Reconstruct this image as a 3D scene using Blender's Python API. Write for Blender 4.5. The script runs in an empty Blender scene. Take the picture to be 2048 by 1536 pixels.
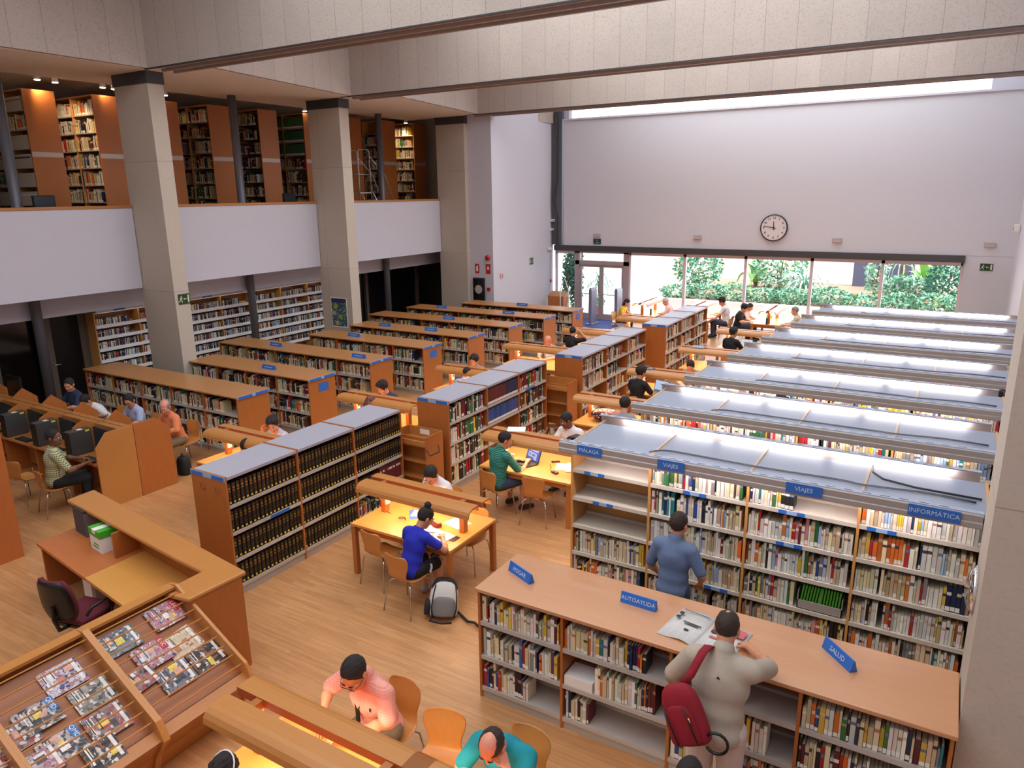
import bpy, math, random
import numpy as np
from mathutils import Vector, Matrix, Euler
R = math.radians
SC = bpy.context.scene
COL = SC.collection
# ------------------------------------------------------------------ camera, light, exposure
cam = bpy.data.cameras.new('camera'); camo = bpy.data.objects.new('camera', cam); COL.objects.link(camo)
SC.camera = camo
cam.sensor_width = 36.0; cam.lens = 36.0 * 1464.3 / 2048.0; cam.clip_end = 300
def cam_axes(yaw, pitch, roll):
    f = Vector((-math.sin(yaw)*math.cos(pitch), math.cos(yaw)*math.cos(pitch), -math.sin(pitch)))
    r = Vector((math.cos(yaw), math.sin(yaw), 0)); u = r.cross(f)
    c, s = math.cos(roll), math.sin(roll)
    return c*r + s*u, -s*r + c*u, f
cr, cu, cf = cam_axes(0.543126570, 0.253978441, -0.0134)
m = Matrix((cr, cu, -cf)).transposed().to_4x4(); m.translation = Vector((0, 0, 5.0))
camo.matrix_world = m
def S(v):
    v = v/255.0
    return v/12.92 if v <= 0.04045 else ((v+0.055)/1.055)**2.4
def C(r, g, b, a=1.0): return (S(r), S(g), S(b), a)
W = bpy.data.worlds.new('world'); SC.world = W; W.use_nodes = True
bg = W.node_tree.nodes['Background']
bg.inputs[0].default_value = (0.80, 0.88, 1.0, 1); bg.inputs[1].default_value = 2.5
def sun(dirv, strength, angle):
    l = bpy.data.lights.new('sun', 'SUN'); l.energy = strength; l.angle = angle; l.color = (1, 0.95, 0.86)
    o = bpy.data.objects.new('sun', l); COL.objects.link(o)
    o.rotation_euler = Vector(dirv).to_track_quat('-Z', 'Y').to_euler(); o.location = (0, 40, 20); return o
sun((-0.62, 0.12, -0.78), 7.5, 0.01)
def area(name, loc, dirv, sx, sy, power, color):
    l = bpy.data.lights.new(name, 'AREA'); l.shape = 'RECTANGLE'; l.size = sx; l.size_y = sy; l.energy = power; l.color = color
    o = bpy.data.objects.new(name, l); COL.objects.link(o); o.location = loc
    o.rotation_euler = Vector(dirv).to_track_quat('-Z', 'Y').to_euler(); return o
DAY = (0.93, 0.985, 1.0)
# daylight through the roof lights above the beams
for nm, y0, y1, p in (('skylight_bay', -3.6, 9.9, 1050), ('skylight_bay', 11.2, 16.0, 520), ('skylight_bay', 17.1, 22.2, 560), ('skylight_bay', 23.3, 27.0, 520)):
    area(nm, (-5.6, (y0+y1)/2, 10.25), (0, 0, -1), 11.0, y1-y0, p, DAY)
# daylight entering by the garden glazing
area('window_daylight', (-6.5, 27.9, 1.75), (0, -1, -0.15), 12.5, 1.9, 260, (0.95, 0.97, 1.0))
SC.view_settings.view_transform = 'Standard'; SC.view_settings.look = 'None'
SC.view_settings.exposure = 0.12; SC.view_settings.gamma = 1.0; SC.view_settings.use_curve_mapping = False
cy = SC.cycles
cy.use_denoising = True; cy.max_bounces = 6; cy.diffuse_bounces = 4; cy.glossy_bounces = 3; cy.transmission_bounces = 6; cy.transparent_max_bounces = 8
cy.caustics_reflective = False; cy.caustics_refractive = False; cy.sample_clamp_indirect = 6.0; cy.use_adaptive_sampling = True; cy.adaptive_threshold = 0.02
# ------------------------------------------------------------------ mesh helpers
class MB:
    def __init__(s): s.v = []; s.f = []; s.m = []
    def add(s, vs, fs, mi=0):
        b = len(s.v); s.v += [tuple(x) for x in vs]; s.f += [tuple(i+b for i in q) for q in fs]; s.m += [mi]*len(fs); return s
    def box(s, x0, x1, y0, y1, z0, z1, mi=0):
        if x0 > x1: x0, x1 = x1, x0
        if y0 > y1: y0, y1 = y1, y0
        if z0 > z1: z0, z1 = z1, z0
        v = [(x0,y0,z0),(x1,y0,z0),(x1,y1,z0),(x0,y1,z0),(x0,y0,z1),(x1,y0,z1),(x1,y1,z1),(x0,y1,z1)]
        return s.add(v, [(0,3,2,1),(4,5,6,7),(0,1,5,4),(1,2,6,5),(2,3,7,6),(3,0,4,7)], mi)
    def prism(s, poly, a, b, axis='x', mi=0):
        # polygon in the two other axes, extruded from a to b along axis
        n = len(poly)
        def P(t, p): return (t, p[0], p[1]) if axis == 'x' else ((p[0], t, p[1]) if axis == 'y' else (p[0], p[1], t))
        v = [P(a, p) for p in poly] + [P(b, p) for p in poly]
        f = [tuple(range(n-1, -1, -1)), tuple(range(n, 2*n))] + [(i, (i+1) % n, n+(i+1) % n, n+i) for i in range(n)]
        return s.add(v, f, mi)
    def tube(s, pts, r, n=8, mi=0, cap=True):
        pts = [Vector(p) for p in pts]; rs = r if isinstance(r, (list, tuple)) else [r]*len(pts)
        rings = []; up = None
        for i, p in enumerate(pts):
            d = (pts[min(i+1, len(pts)-1)] - pts[max(i-1, 0)]).normalized()
            if up is None: up = Vector((0, 0, 1)) if abs(d.z) < 0.9 else Vector((1, 0, 0))
            a = d.cross(up).normalized(); b = a.cross(d).normalized(); up = b
            rings.append([p + (a*math.cos(2*math.pi*k/n) + b*math.sin(2*math.pi*k/n))*rs[i] for k in range(n)])
        v = [q for r_ in rings for q in r_]; f = []
        for i in range(len(pts)-1):
            for k in range(n):
                f.append((i*n+k, i*n+(k+1) % n, (i+1)*n+(k+1) % n, (i+1)*n+k))
        if cap: f.append(tuple(range(n-1, -1, -1))); f.append(tuple((len(pts)-1)*n+k for k in range(n)))
        return s.add(v, f, mi)
    def lathe(s, prof, n=16, c=(0, 0, 0), mi=0):
        v = []; f = []
        for (r, z) in prof:
            for k in range(n):
                a = 2*math.pi*k/n; v.append((c[0]+r*math.cos(a), c[1]+r*math.sin(a), c[2]+z))
        for i in range(len(prof)-1):
            for k in range(n): f.append((i*n+k, i*n+(k+1) % n, (i+1)*n+(k+1) % n, (i+1)*n+k))
        f.append(tuple(range(n-1, -1, -1))); f.append(tuple((len(prof)-1)*n+k for k in range(n)))
        return s.add(v, f, mi)
    def ell(s, c, r, n=12, mi=0):
        v = []; f = []; h = n//2
        for i in range(h+1):
            t = math.pi*i/h
            for k in range(n):
                a = 2*math.pi*k/n
                v.append((c[0]+r[0]*math.sin(t)*math.cos(a), c[1]+r[1]*math.sin(t)*math.sin(a), c[2]-r[2]*math.cos(t)))
        for i in range(h):
            for k in range(n): f.append((i*n+k, i*n+(k+1) % n, (i+1)*n+(k+1) % n, (i+1)*n+k))
        return s.add(v, f, mi)
    def xf(s, mat):
        s.v = [tuple(mat @ Vector(p)) for p in s.v]; return s
    def build(s, name, mats, parent=None, smooth=False, bevel=0.0):
        me = bpy.data.meshes.new(name); me.from_pydata(s.v, [], s.f)
        if not isinstance(mats, (list, tuple)): mats = [mats]
        for mm in mats: me.materials.append(mm)
        if len(mats) > 1: me.polygons.foreach_set('material_index', s.m)
        if smooth: me.polygons.foreach_set('use_smooth', [True]*len(me.polygons))
        me.update()
        o = bpy.data.objects.new(name, me); COL.objects.link(o)
        if parent: o.parent = parent
        if bevel > 0:
            b = o.modifiers.new('edge', 'BEVEL'); b.width = bevel; b.segments = 2; b.limit_method = 'ANGLE'
        return o
def tag(o, label=None, cat=None, group=None, kind=None):
    if label: o['label'] = label
    if cat: o['category'] = cat
    if group: o['group'] = group
    if kind: o['kind'] = kind
    return o
def empty(name, loc, rz=0, label=None, cat=None, group=None):
    o = bpy.data.objects.new(name, None); COL.objects.link(o); o.location = loc; o.rotation_euler = (0, 0, rz); o.empty_display_size = 0.1
    return tag(o, label, cat, group)
def struct(o, label=None): o['kind'] = 'structure'; return tag(o, label)
def children(o): return [c for c in list(COL.objects) if c.parent == o]
def dup(root, loc, rz, label=None, group=None):
    kids = {}
    for c in COL.objects:
        if c.parent: kids.setdefault(c.parent.name, []).append(c)
    def cp(o, par):
        c = o.copy(); COL.objects.link(c)
        if par: c.parent = par
        for k in kids.get(o.name, []): cp(k, c)
        return c
    r = cp(root, None); r.location = loc; r.rotation_euler = (0, 0, rz)
    if label: r['label'] = label
    if group: r['group'] = group
    return r
def text(body, size, mat, parent=None, loc=(0, 0, 0), rot=(0, 0, 0), name='lettering', ext=0.0008, bold=0.0):
    cu_ = bpy.data.curves.new(name, 'FONT'); cu_.body = body; cu_.size = size; cu_.align_x = 'CENTER'; cu_.align_y = 'CENTER'; cu_.extrude = ext; cu_.offset = bold; cu_.resolution_u = 2
    t_ = bpy.data.objects.new('tmp_text', cu_)
    me = bpy.data.meshes.new_from_object(t_); bpy.data.objects.remove(t_); bpy.data.curves.remove(cu_); me.materials.clear(); me.materials.append(mat); me.name = name
    o = bpy.data.objects.new(name, me); COL.objects.link(o); o.location = loc; o.rotation_euler = rot
    if parent: o.parent = parent
    return o
# ------------------------------------------------------------------ materials
def mat(name, col, rough=0.5, metal=0.0, emis=None, estr=0.0, spec=0.5, noise=0.0, nscale=20.0, bump=0.0, stretch=None, coat=0.0):
    m = bpy.data.materials.new(name); m.use_nodes = True; nt = m.node_tree; b = nt.nodes['Principled BSDF']
    b.inputs['Base Color'].default_value = col; b.inputs['Roughness'].default_value = rough; b.inputs['Metallic'].default_value = metal
    b.inputs['Specular IOR Level'].default_value = spec
    if coat: b.inputs['Coat Weight'].default_value = coat; b.inputs['Coat Roughness'].default_value = 0.15
    if emis: b.inputs['Emission Color'].default_value = emis; b.inputs['Emission Strength'].default_value = estr
    if noise or bump:
        tc = nt.nodes.new('ShaderNodeTexCoord'); mp = nt.nodes.new('ShaderNodeMapping'); nz = nt.nodes.new('ShaderNodeTexNoise')
        nz.inputs['Scale'].default_value = nscale; nz.inputs['Detail'].default_value = 5
        if stretch: mp.inputs['Scale'].default_value = stretch
        nt.links.new(tc.outputs['Object'], mp.inputs[0]); nt.links.new(mp.outputs[0], nz.inputs['Vector'])
        if noise:
            rp = nt.nodes.new('ShaderNodeMix'); rp.data_type = 'RGBA'
            rp.inputs[6].default_value = tuple(c*(1-noise) for c in col[:3])+(1,); rp.inputs[7].default_value = tuple(min(1, c*(1+noise)) for c in col[:3])+(1,)
            nt.links.new(nz.outputs['Fac'], rp.inputs[0]); nt.links.new(rp.outputs[2], b.inputs['Base Color'])
        if bump:
            bp = nt.nodes.new('ShaderNodeBump'); bp.inputs['Strength'].default_value = bump; bp.inputs['Distance'].default_value = 0.01
            nt.links.new(nz.outputs['Fac'], bp.inputs['Height']); nt.links.new(bp.outputs[0], b.inputs['Normal'])
    return m
def N(nt, t, **kw):
    n = nt.nodes.new(t)
    for k, v in kw.items():
        if k.startswith('i_'): n.inputs[k[2:].replace('_', ' ')].default_value = v
        else: setattr(n, k, v)
    return n
def mixcol(nt, fac, a, b):
    n = nt.nodes.new('ShaderNodeMix'); n.data_type = 'RGBA'
    for i, x in ((0, fac), (6, a), (7, b)):
        if hasattr(x, 'is_linked') or hasattr(x, 'links'): nt.links.new(x, n.inputs[i])
        else: n.inputs[i].default_value = x
    return n.outputs[2]
def wood(name, col, axis='x', rough=0.38, var=0.16, coat=0.0):
    st = {'x': (1.2, 14, 14), 'y': (14, 1.2, 14), 'z': (14, 14, 1.2)}[axis]
    return mat(name, col, rough, noise=var, nscale=3.0, stretch=st, coat=coat)
M = {}
OR = C(176, 116, 60)
M['wx'] = wood('beech_along_length', OR, 'x'); M['wy'] = wood('beech_along_depth', OR, 'y'); M['wz'] = wood('beech_upright', C(174, 104, 50), 'z')
M['wtop'] = wood('beech_top', C(184, 126, 72), 'x', 0.30, 0.12)
M['wtop_front'] = wood('beech_counter_top', C(200, 144, 104), 'x', 0.22, 0.08, coat=0.5)
M['table'] = wood('beech_table_top', C(212, 150, 76), 'x', 0.33, 0.10)
M['hood'] = wood('beech_lamp_hood', C(188, 126, 66), 'x', 0.35, 0.10)
M['hood_edge'] = mat('reddish_hood_edge', C(160, 80, 45), 0.5)
M['chair'] = wood('bent_plywood', C(198, 132, 68), 'z', 0.35, 0.08)
M['chrome'] = mat('chrome_steel', C(200, 200, 205), 0.18, 1.0)
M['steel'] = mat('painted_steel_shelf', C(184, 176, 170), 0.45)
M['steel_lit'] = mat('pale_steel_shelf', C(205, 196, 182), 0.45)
M['plinth'] = mat('grey_plinth', C(170, 164, 158), 0.5)
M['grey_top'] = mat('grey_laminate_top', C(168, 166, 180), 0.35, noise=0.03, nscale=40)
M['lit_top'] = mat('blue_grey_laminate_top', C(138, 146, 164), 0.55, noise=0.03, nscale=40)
M['hoodmetal'] = mat('grey_light_hood', C(172, 164, 160), 0.42, 0.2)
M['hoodflange'] = mat('pale_hood_flange', C(176, 184, 205), 0.4, 0.1)
M['slot'] = mat('dark_slot', C(62, 70, 100), 0.6)
M['blue'] = mat('blue_sign', C(42, 108, 196), 0.4)
M['bluelt'] = mat('pale_blue_label', C(150, 180, 215), 0.5)
M['white'] = mat('white_paint', C(235, 235, 238), 0.5)
M['letter'] = mat('white_lettering', C(200, 214, 236), 0.5)
M['black'] = mat('black_plastic', C(20, 20, 22), 0.4)
M['dark'] = mat('dark_grey', C(52, 50, 54), 0.5)
M['paper'] = mat('paper', C(236, 232, 228), 0.7)
M['tube'] = mat('fluorescent_tube', (1, 1, 1, 1), 0.5, emis=(1.0, 0.90, 0.92, 1), estr=42.0)
M['tubewarm'] = mat('warm_reading_tube', (1, 1, 1, 1), 0.5, emis=(1.0, 0.83, 0.56, 1), estr=44.0)
M['wall'] = mat('lilac_white_plaster', C(203, 201, 212), 0.75, noise=0.02, nscale=6)
M['wallpanel'] = mat('white_hanging_panel', C(207, 207, 215), 0.7, noise=0.015, nscale=3)
M['soffit'] = mat('beige_soffit', C(236, 226, 212), 0.8, noise=0.03, nscale=8)
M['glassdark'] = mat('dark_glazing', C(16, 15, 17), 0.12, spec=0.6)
M['doorframe'] = mat('grey_door_frame', C(172, 160, 162), 0.45, 0.0)
M['frame'] = mat('bronze_door_frame', C(98, 84, 74), 0.5)
M['winframe'] = mat('grey_window_frame', C(226, 216, 228), 0.45, 0.0)
M['post'] = mat('grey_steel_post', C(98, 98, 106), 0.4, 0.2, noise=0.05, nscale=10)
M['lintel'] = mat('dark_lintel', C(66, 64, 66), 0.5)
M['rail'] = mat('brown_grey_rail', C(160, 144, 134), 0.6)
M['capband'] = mat('dark_column_cap', C(60, 58, 62), 0.6)
M['red'] = mat('signal_red', C(190, 36, 40), 0.45)
M['plug'] = mat('white_plastic', C(230, 226, 220), 0.4)
M['cable'] = mat('black_cable', C(40, 42, 52), 0.5)
def concrete(name, col, board, con=1.0):
    m = bpy.data.materials.new(name); m.use_nodes = True; nt = m.node_tree; b = nt.nodes['Principled BSDF']; b.inputs['Roughness'].default_value = 0.85
    tc = N(nt, 'ShaderNodeTexCoord'); n1 = N(nt, 'ShaderNodeTexNoise', i_Scale=1.1, i_Detail=8.0, i_Roughness=0.65); n2 = N(nt, 'ShaderNodeTexNoise', i_Scale=26.0, i_Detail=6.0)
    nt.links.new(tc.outputs['Object'], n1.inputs['Vector']); nt.links.new(tc.outputs['Object'], n2.inputs['Vector'])
    lo = tuple(c*(1-.20*con) for c in col[:3])+(1,); hi = tuple(min(1, c*(1+.14*con)) for c in col[:3])+(1,)
    a = mixcol(nt, n1.outputs['Fac'], lo, hi)
    rp = N(nt, 'ShaderNodeValToRGB'); rp.color_ramp.elements[0].position = 0.28; rp.color_ramp.elements[1].position = 0.5
    nt.links.new(n2.outputs['Fac'], rp.inputs[0])
    a2 = mixcol(nt, rp.outputs[0], tuple(c*(1-.28*con) for c in col[:3])+(1,), a)
    # formwork joints
    wv = N(nt, 'ShaderNodeTexBrick'); wv.offset = 0.0; wv.inputs['Scale'].default_value = 1.0; wv.inputs['Mortar Size'].default_value = 0.006
    wv.inputs['Brick Width'].default_value = board[0]; wv.inputs['Row Height'].default_value = board[1]
    wv.inputs['Color1'].default_value = (1, 1, 1, 1); wv.inputs['Color2'].default_value = (0.90, 0.90, 0.91, 1); wv.inputs['Mortar'].default_value = (0.66, 0.64, 0.64, 1)
    mp = N(nt, 'ShaderNodeMapping'); sx = N(nt, 'ShaderNodeSeparateXYZ'); ad = N(nt, 'ShaderNodeMath', operation='ADD'); cb = N(nt, 'ShaderNodeCombineXYZ')
    nt.links.new(tc.outputs['Object'], sx.inputs[0]); nt.links.new(sx.outputs[0], ad.inputs[0]); nt.links.new(sx.outputs[1], ad.inputs[1])
    nt.links.new(ad.outputs[0], cb.inputs[0]); nt.links.new(sx.outputs[2], cb.inputs[1]); nt.links.new(cb.outputs[0], wv.inputs['Vector'])
    mu = N(nt, 'ShaderNodeMix', data_type='RGBA', blend_type='MULTIPLY'); mu.inputs[0].default_value = 1.0
    nt.links.new(a2, mu.inputs[6]); nt.links.new(wv.outputs['Color'], mu.inputs[7]); nt.links.new(mu.outputs[2], b.inputs['Base Color'])
    bp = N(nt, 'ShaderNodeBump'); bp.inputs['Strength'].default_value = 0.15; bp.inputs['Distance'].default_value = 0.01
    nt.links.new(n2.outputs['Fac'], bp.inputs['Height']); nt.links.new(bp.outputs[0], b.inputs['Normal'])
    return m
M['conc'] = concrete('board_marked_concrete', C(190, 178, 170), (0.62, 30.0), .75)
M['conccol'] = concrete('column_concrete', C(196, 184, 170), (30.0, 2.9), .35)
def floor_mat():
    m = bpy.data.materials.new('strip_parquet'); m.use_nodes = True; nt = m.node_tree; b = nt.nodes['Principled BSDF']; b.inputs['Roughness'].default_value = 0.36
    tc = N(nt, 'ShaderNodeTexCoord'); bk = N(nt, 'ShaderNodeTexBrick'); bk.offset = 0.37; bk.offset_frequency = 2
    bk.inputs['Scale'].default_value = 1.0; bk.inputs['Brick Width'].default_value = 0.85; bk.inputs['Row Height'].default_value = 0.075; bk.inputs['Mortar Size'].default_value = 0.0012
    bk.inputs['Color1'].default_value = C(193, 142, 95); bk.inputs['Color2'].default_value = C(181, 129, 84); bk.inputs['Mortar'].default_value = C(160, 108, 70)
    bk.inputs['Bias'].default_value = -0.1
    nt.links.new(tc.outputs['Object'], bk.inputs['Vector'])
    nz = N(nt, 'ShaderNodeTexNoise', i_Scale=2.0, i_Detail=6.0); mp = N(nt, 'ShaderNodeMapping'); mp.inputs['Scale'].default_value = (1.0, 14, 1)
    nt.links.new(tc.outputs['Object'], mp.inputs[0]); nt.links.new(mp.outputs[0], nz.inputs['Vector'])
    mu = N(nt, 'ShaderNodeMix', data_type='RGBA', blend_type='OVERLAY'); mu.inputs[0].default_value = 0.35
    nt.links.new(bk.outputs['Color'], mu.inputs[6]); nt.links.new(nz.outputs['Fac'], mu.inputs[7]); nt.links.new(mu.outputs[2], b.inputs['Base Color'])
    return m
M['floor'] = floor_mat()
def glass_mat():
    m = bpy.data.materials.new('clear_glass'); m.use_nodes = True; nt = m.node_tree
    for n in list(nt.nodes):
        if n.type == 'BSDF_PRINCIPLED': nt.nodes.remove(n)
    out = [n for n in nt.nodes if n.type == 'OUTPUT_MATERIAL'][0]
    t = N(nt, 'ShaderNodeBsdfTransparent'); g = N(nt, 'ShaderNodeBsdfGlossy'); g.inputs['Roughness'].default_value = 0.02
    fr = N(nt, 'ShaderNodeFresnel', i_IOR=1.3); mx = N(nt, 'ShaderNodeMixShader')
    nt.links.new(fr.outputs[0], mx.inputs[0]); nt.links.new(t.outputs[0], mx.inputs[1]); nt.links.new(g.outputs[0], mx.inputs[2]); nt.links.new(mx.outputs[0], out.inputs[0])
    return m
M['glass'] = glass_mat()
# ------------------------------------------------------------------ the setting
YW = 27.3
o = MB().box(-24, 3, -4, YW+0.1, -0.2, 0).build('floor', M['floor']); struct(o)
# white flank wall beyond the last column, two faces
struct(MB().box(-16.6, -14.4, 22.65, YW, 0, 8.3).build('wall_flank', M['wall']))
# wall above the garden glazing: hanging white panel, plus the strip right of the window and the wall behind
struct(MB().box(-13.78, 1.6, 27.05, 27.3, 2.96, 7.74).build('wall_window', M['wallpanel']))
struct(MB().box(0.24, 1.6, 27.06, 27.4, 0, 2.96).build('wall_window_side', M['wallpanel']))
struct(MB().box(1.5, 1.8, 6.3, 27.5, 0, 10.4).build('wall_right', M['wall']))
struct(MB().box(-24.3, -24, -4, YW, 0, 10.4).build('wall_left', M['wall']))
struct(MB().box(-24, 3, -4.3, -4, 0, 10.4).build('wall_back', M['wall']))
struct(MB().box(2.8, 3.1, -4, 6.3, 0, 10.4).build('wall_right_front', M['wall']))
struct(MB().box(-25, 3.5, -4.5, 28.2, 10.4, 10.6).build('ceiling', M['wall']))
struct(MB().box(-14.6, -13.7, 27.3, 27.6, 7.79, 10.4).box(0.3, 1.8, 27.3, 27.6, 7.79, 10.4).box(-13.7, 0.3, 27.3, 27.6, 9.2, 10.4).build('wall_clerestory', M['wall']))
struct(MB().box(-13.7, 0.3, 27.42, 27.44, 7.79, 9.2).build('window_1', M['glass']))
struct(MB().box(-13.82, 1.5, 26.98, 27.32, 7.74, 7.80).build('trim_1', M['wall']))
# lintel over the glazing and the left slit with its posts
struct(MB().box(-14.2, 0.24, 26.98, 27.35, 2.74, 2.96).build('trim_2', M['lintel'], bevel=0.01))
struct(MB().box(-14.40, -13.93, 27.15, 27.35, 2.96, 8.3).build('trim_3', M['post']))
struct(MB().tube([(-14.15, 27.1, 2.96), (-14.15, 27.1, 4.1), (-14.3, 27.05, 4.6), (-14.2, 27.05, 5.3), (-14.15, 27.1, 5.6), (-14.15, 27.1, 8.1)], 0.035, 6).build('trim_4', M['lintel']))
struct(MB().box(-14.25, -13.8, 27.34, 27.36, 2.96, 8.2).build('window_2', M['glass']))
# garden glazing
def glazing(n, x0, x1, z0, z1, divs, y=27.25):
    w = empty('window_%d' % n, (0, 0, 0)); struct(w)
    f = MB()
    for x in (x0, x1): f.box(x-0.045, x+0.045, y-0.06, y+0.06, z0, z1)
    f.box(x0, x1, y-0.06, y+0.06, z1-0.1, z1); f.box(x0, x1, y-0.06, y+0.06, z0, z0+0.06)
    for x in divs: f.box(x-0.05, x+0.05, y-0.06, y+0.06, z0, z1)
    f.build('window_frame', M['winframe'], w)
    xs = [x0]+list(divs)+[x1]
    for a, b in zip(xs[:-1], xs[1:]): MB().box(a, b, y-0.004, y+0.004, z0, z1).build('glass_pane', M['glass'], w)
glazing(3, -10.95, 0.2, 0.05, 2.72, (-8.75, -6.5, -4.25, -2.05))
glazing(4, -14.2, -13.3, 0.05, 2.72, ())
d = empty('door_1', (0, 0, 0)); struct(d)
f = MB()
for x0, x1 in ((-13.3, -13.12), (-11.2, -10.98)): f.box(x0, x1, 27.15, 27.35, 0, 2.72)
f.box(-13.3, -10.98, 27.15, 27.35, 2.2, 2.36).box(-13.3, -10.98, 27.15, 27.35, 2.66, 2.74)
f.build('door_frame', M['doorframe'], d)
for x0, x1 in ((-13.12, -12.16), (-12.16, -11.2)):
    lf = MB()
    lf.box(x0, x0+0.09, 27.2, 27.27, 0, 2.2).box(x1-0.09, x1, 27.2, 27.27, 0, 2.2).box(x0+.09, x1-.09, 27.2, 27.27, 0, 0.22).box(x0+.09, x1-.09, 27.2, 27.27, 2.1, 2.2)
    lf.tube([(x0+.06, 27.15, 1.02), (x1-.06, 27.15, 1.02)], 0.018)
    lf.box(x0+.1, x0+.12, 27.15, 27.25, 1.0, 1.04).box(x1-.12, x1-.1, 27.15, 27.25, 1.0, 1.04)
    l = lf.build('door_leaf', M['doorframe'], d)
    MB().box(x0+.09, x1-.09, 27.23, 27.24, .22, 2.1).build('glass_pane', M['glass'], l)
MB().box(-13.12, -11.2, 27.23, 27.24, 2.36, 2.66).build('transom_pane', M['glass'], d)
# columns with dark bearing bands
for i, y in enumerate((10.47, 16.28, 22.45)):
    c = MB().box(-16.62, -15.4, y, y+0.38, 0, 7.42).build('column', M['conccol']); struct(c, 'concrete column, %s from the study carrels' % ('first', 'second', 'third')[i])
    MB().box(-16.64, -15.38, y-0.02, y+0.4, 7.42, 7.68).build('cap_band', M['capband'], c)
# big beams crossing the hall with rails on the underside, and the coffer flanks over the gallery edge
for i, (y, th) in enumerate(((10.35, 0.62), (16.2, 0.64), (22.3, 0.62))):
    b = MB().box(-15.25, 3.0, y, y+th, 7.68, 10.4).build('ceiling_beam', M['conc']); struct(b, 'concrete beam, %s over the hall' % ('first', 'second', 'third')[i])
    r = MB()
    for yy in (y+0.22, y+th-0.12): r.box(-15.0, 3.0, yy, yy+0.06, 7.62, 7.70)
    r.build('light_rail', M['rail'], b)
    MB().box(-15.25, 3.0, y+0.0, y+0.05, 7.655, 7.68).build('edge_groove', M['capband'], b)
def flank(x0, y0, x1, y1):
    return MB().prism([(x0, y0), (x1, y1), (x1-0.35, y1), (x0-0.35, y0)], 7.68, 10.4, 'z').build('ceiling_flank', M['conc'])
for a in ((-15.0, -2.0, -15.15, 10.4), (-13.95, 10.9, -14.85, 16.25), (-13.8, 16.8, -14.7, 22.3), (-14.65, 22.9, -14.3, 27.3)): struct(flank(*a))
# gallery soffit in front of the columns line (slab) and gallery ceiling
sl = MB()
for pl in ([(-18, -4), (-15.12, -4), (-15.27, 10.36), (-18, 10.36)], [(-18, 10.36), (-15.25, 10.36), (-14.08, 10.98), (-14.97, 16.2), (-18, 16.2)], [(-18, 16.2), (-15.0, 16.2), (-13.92, 16.85), (-14.82, 22.3), (-18, 22.3)], [(-18, 22.3), (-14.95, 22.3), (-14.8, 22.64), (-18, 22.64)]):
    sl.prism(pl[::-1], 7.672, 7.95, 'z')
struct(sl.build('ceiling_slab', M['soffit']))
struct(MB().box(-24, -18.0, -4, 27.3, 7.95, 8.15).build('ceiling_gallery', M['soffit']))
struct(MB().box(-24, -16.65, 25.3, 25.5, 0, 8.1).build('wall_gallery_end', M['soffit']))
struct(MB().box(-16.75, -16.6, 22.66, 25.5, 0, 8.1).build('wall_gallery_side', M['wall']))
struct(MB().box(-18.0, -16.6, 22.64, 25.5, 7.95, 8.15).build('ceiling_corner', M['soffit']))
struct(MB().box(-24, -16.72, -4, 25.3, 3.45, 3.8).build('floor_gallery', M['soffit']))
# parapet panels between the columns, with wooden cap
for i, (y0, y1) in enumerate(((-2, 10.45), (10.87, 16.26), (16.68, 22.43))):
    p = MB().box(-16.75, -16.55, y0, y1, 2.95, 4.80).build('parapet', M['wall']); struct(p, 'white gallery parapet')
    MB().box(-16.80, -16.53, y0, y1, 4.80, 4.86).build('parapet_cap', M['wy'], p)
p = MB().box(-16.75, -16.5, 22.83, 22.95, 2.6, 4.8).build('parapet', M['wall']); struct(p)
struct(MB().box(-17.75, -17.45, -2, 25.3, 2.42, 3.45).build('wall_gallery_beam', M['wall']))
for y in (8.35, 14.2, 20.15):
    struct(MB().tube([(-17.3, y, 0), (-17.3, y, 7.75)], 0.11, 14).build('column_post', M['post'], smooth=True), 'slim round grey steel post under the gallery')
# glazed partition under the gallery
g = empty('window_5', (0, 0, 0)); struct(g)
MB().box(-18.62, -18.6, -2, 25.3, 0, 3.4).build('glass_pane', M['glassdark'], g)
f = MB()
for y in (7.9, 9.95, 18.6, 20.4, 21.6, 23.4): f.box(-18.6, -18.5, y-0.06, y+0.06, 0, 3.4)
f.box(-18.6, -18.5, -2, 25.3, 2.62, 2.72)
f.build('window_frame', M['frame'], g)
d = empty('door_2', (-18.4, 9.45, 0)); struct(d)
f = MB().box(-.05, .05, -.62, -.47, 0, 2.62).box(-.05, .05, .47, .62, 0, 2.62).box(-.05, .05, -.47, .47, 2.42, 2.62)
f.build('door_frame', M['frame'], d)
f = MB().box(-.04, .04, -.47, -.33, 0, 2.42).box(-.04, .04, .33, .47, 0, 2.42).box(-.04, .04, -.33, .33, 2.28, 2.42).box(-.04, .04, -.33, .33, 0, .25)
l = f.build('door_leaf', M['frame'], d)
MB().box(-.01, .01, -.33, .33, .25, 2.28).build('glass_pane', M['glassdark'], l)
MB().tube([(.05, -.4, 1.15), (.1, -.4, 1.15), (.1, -.26, 1.15)], .012).build('door_handle', M['chrome'], l)
# right-hand concrete pillar
p = MB().box(0.425, 1.9, 5.62, 6.30, 0, 10.4).build('column_pillar', M['conccol']); struct(p, 'broad concrete pillar beside the low bookcase')
# dark interior behind the gallery partition
struct(MB().box(-24, -18.7, -2, 25.3, 3.3, 3.45).build('ceiling_lower', M['dark']))
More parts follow.
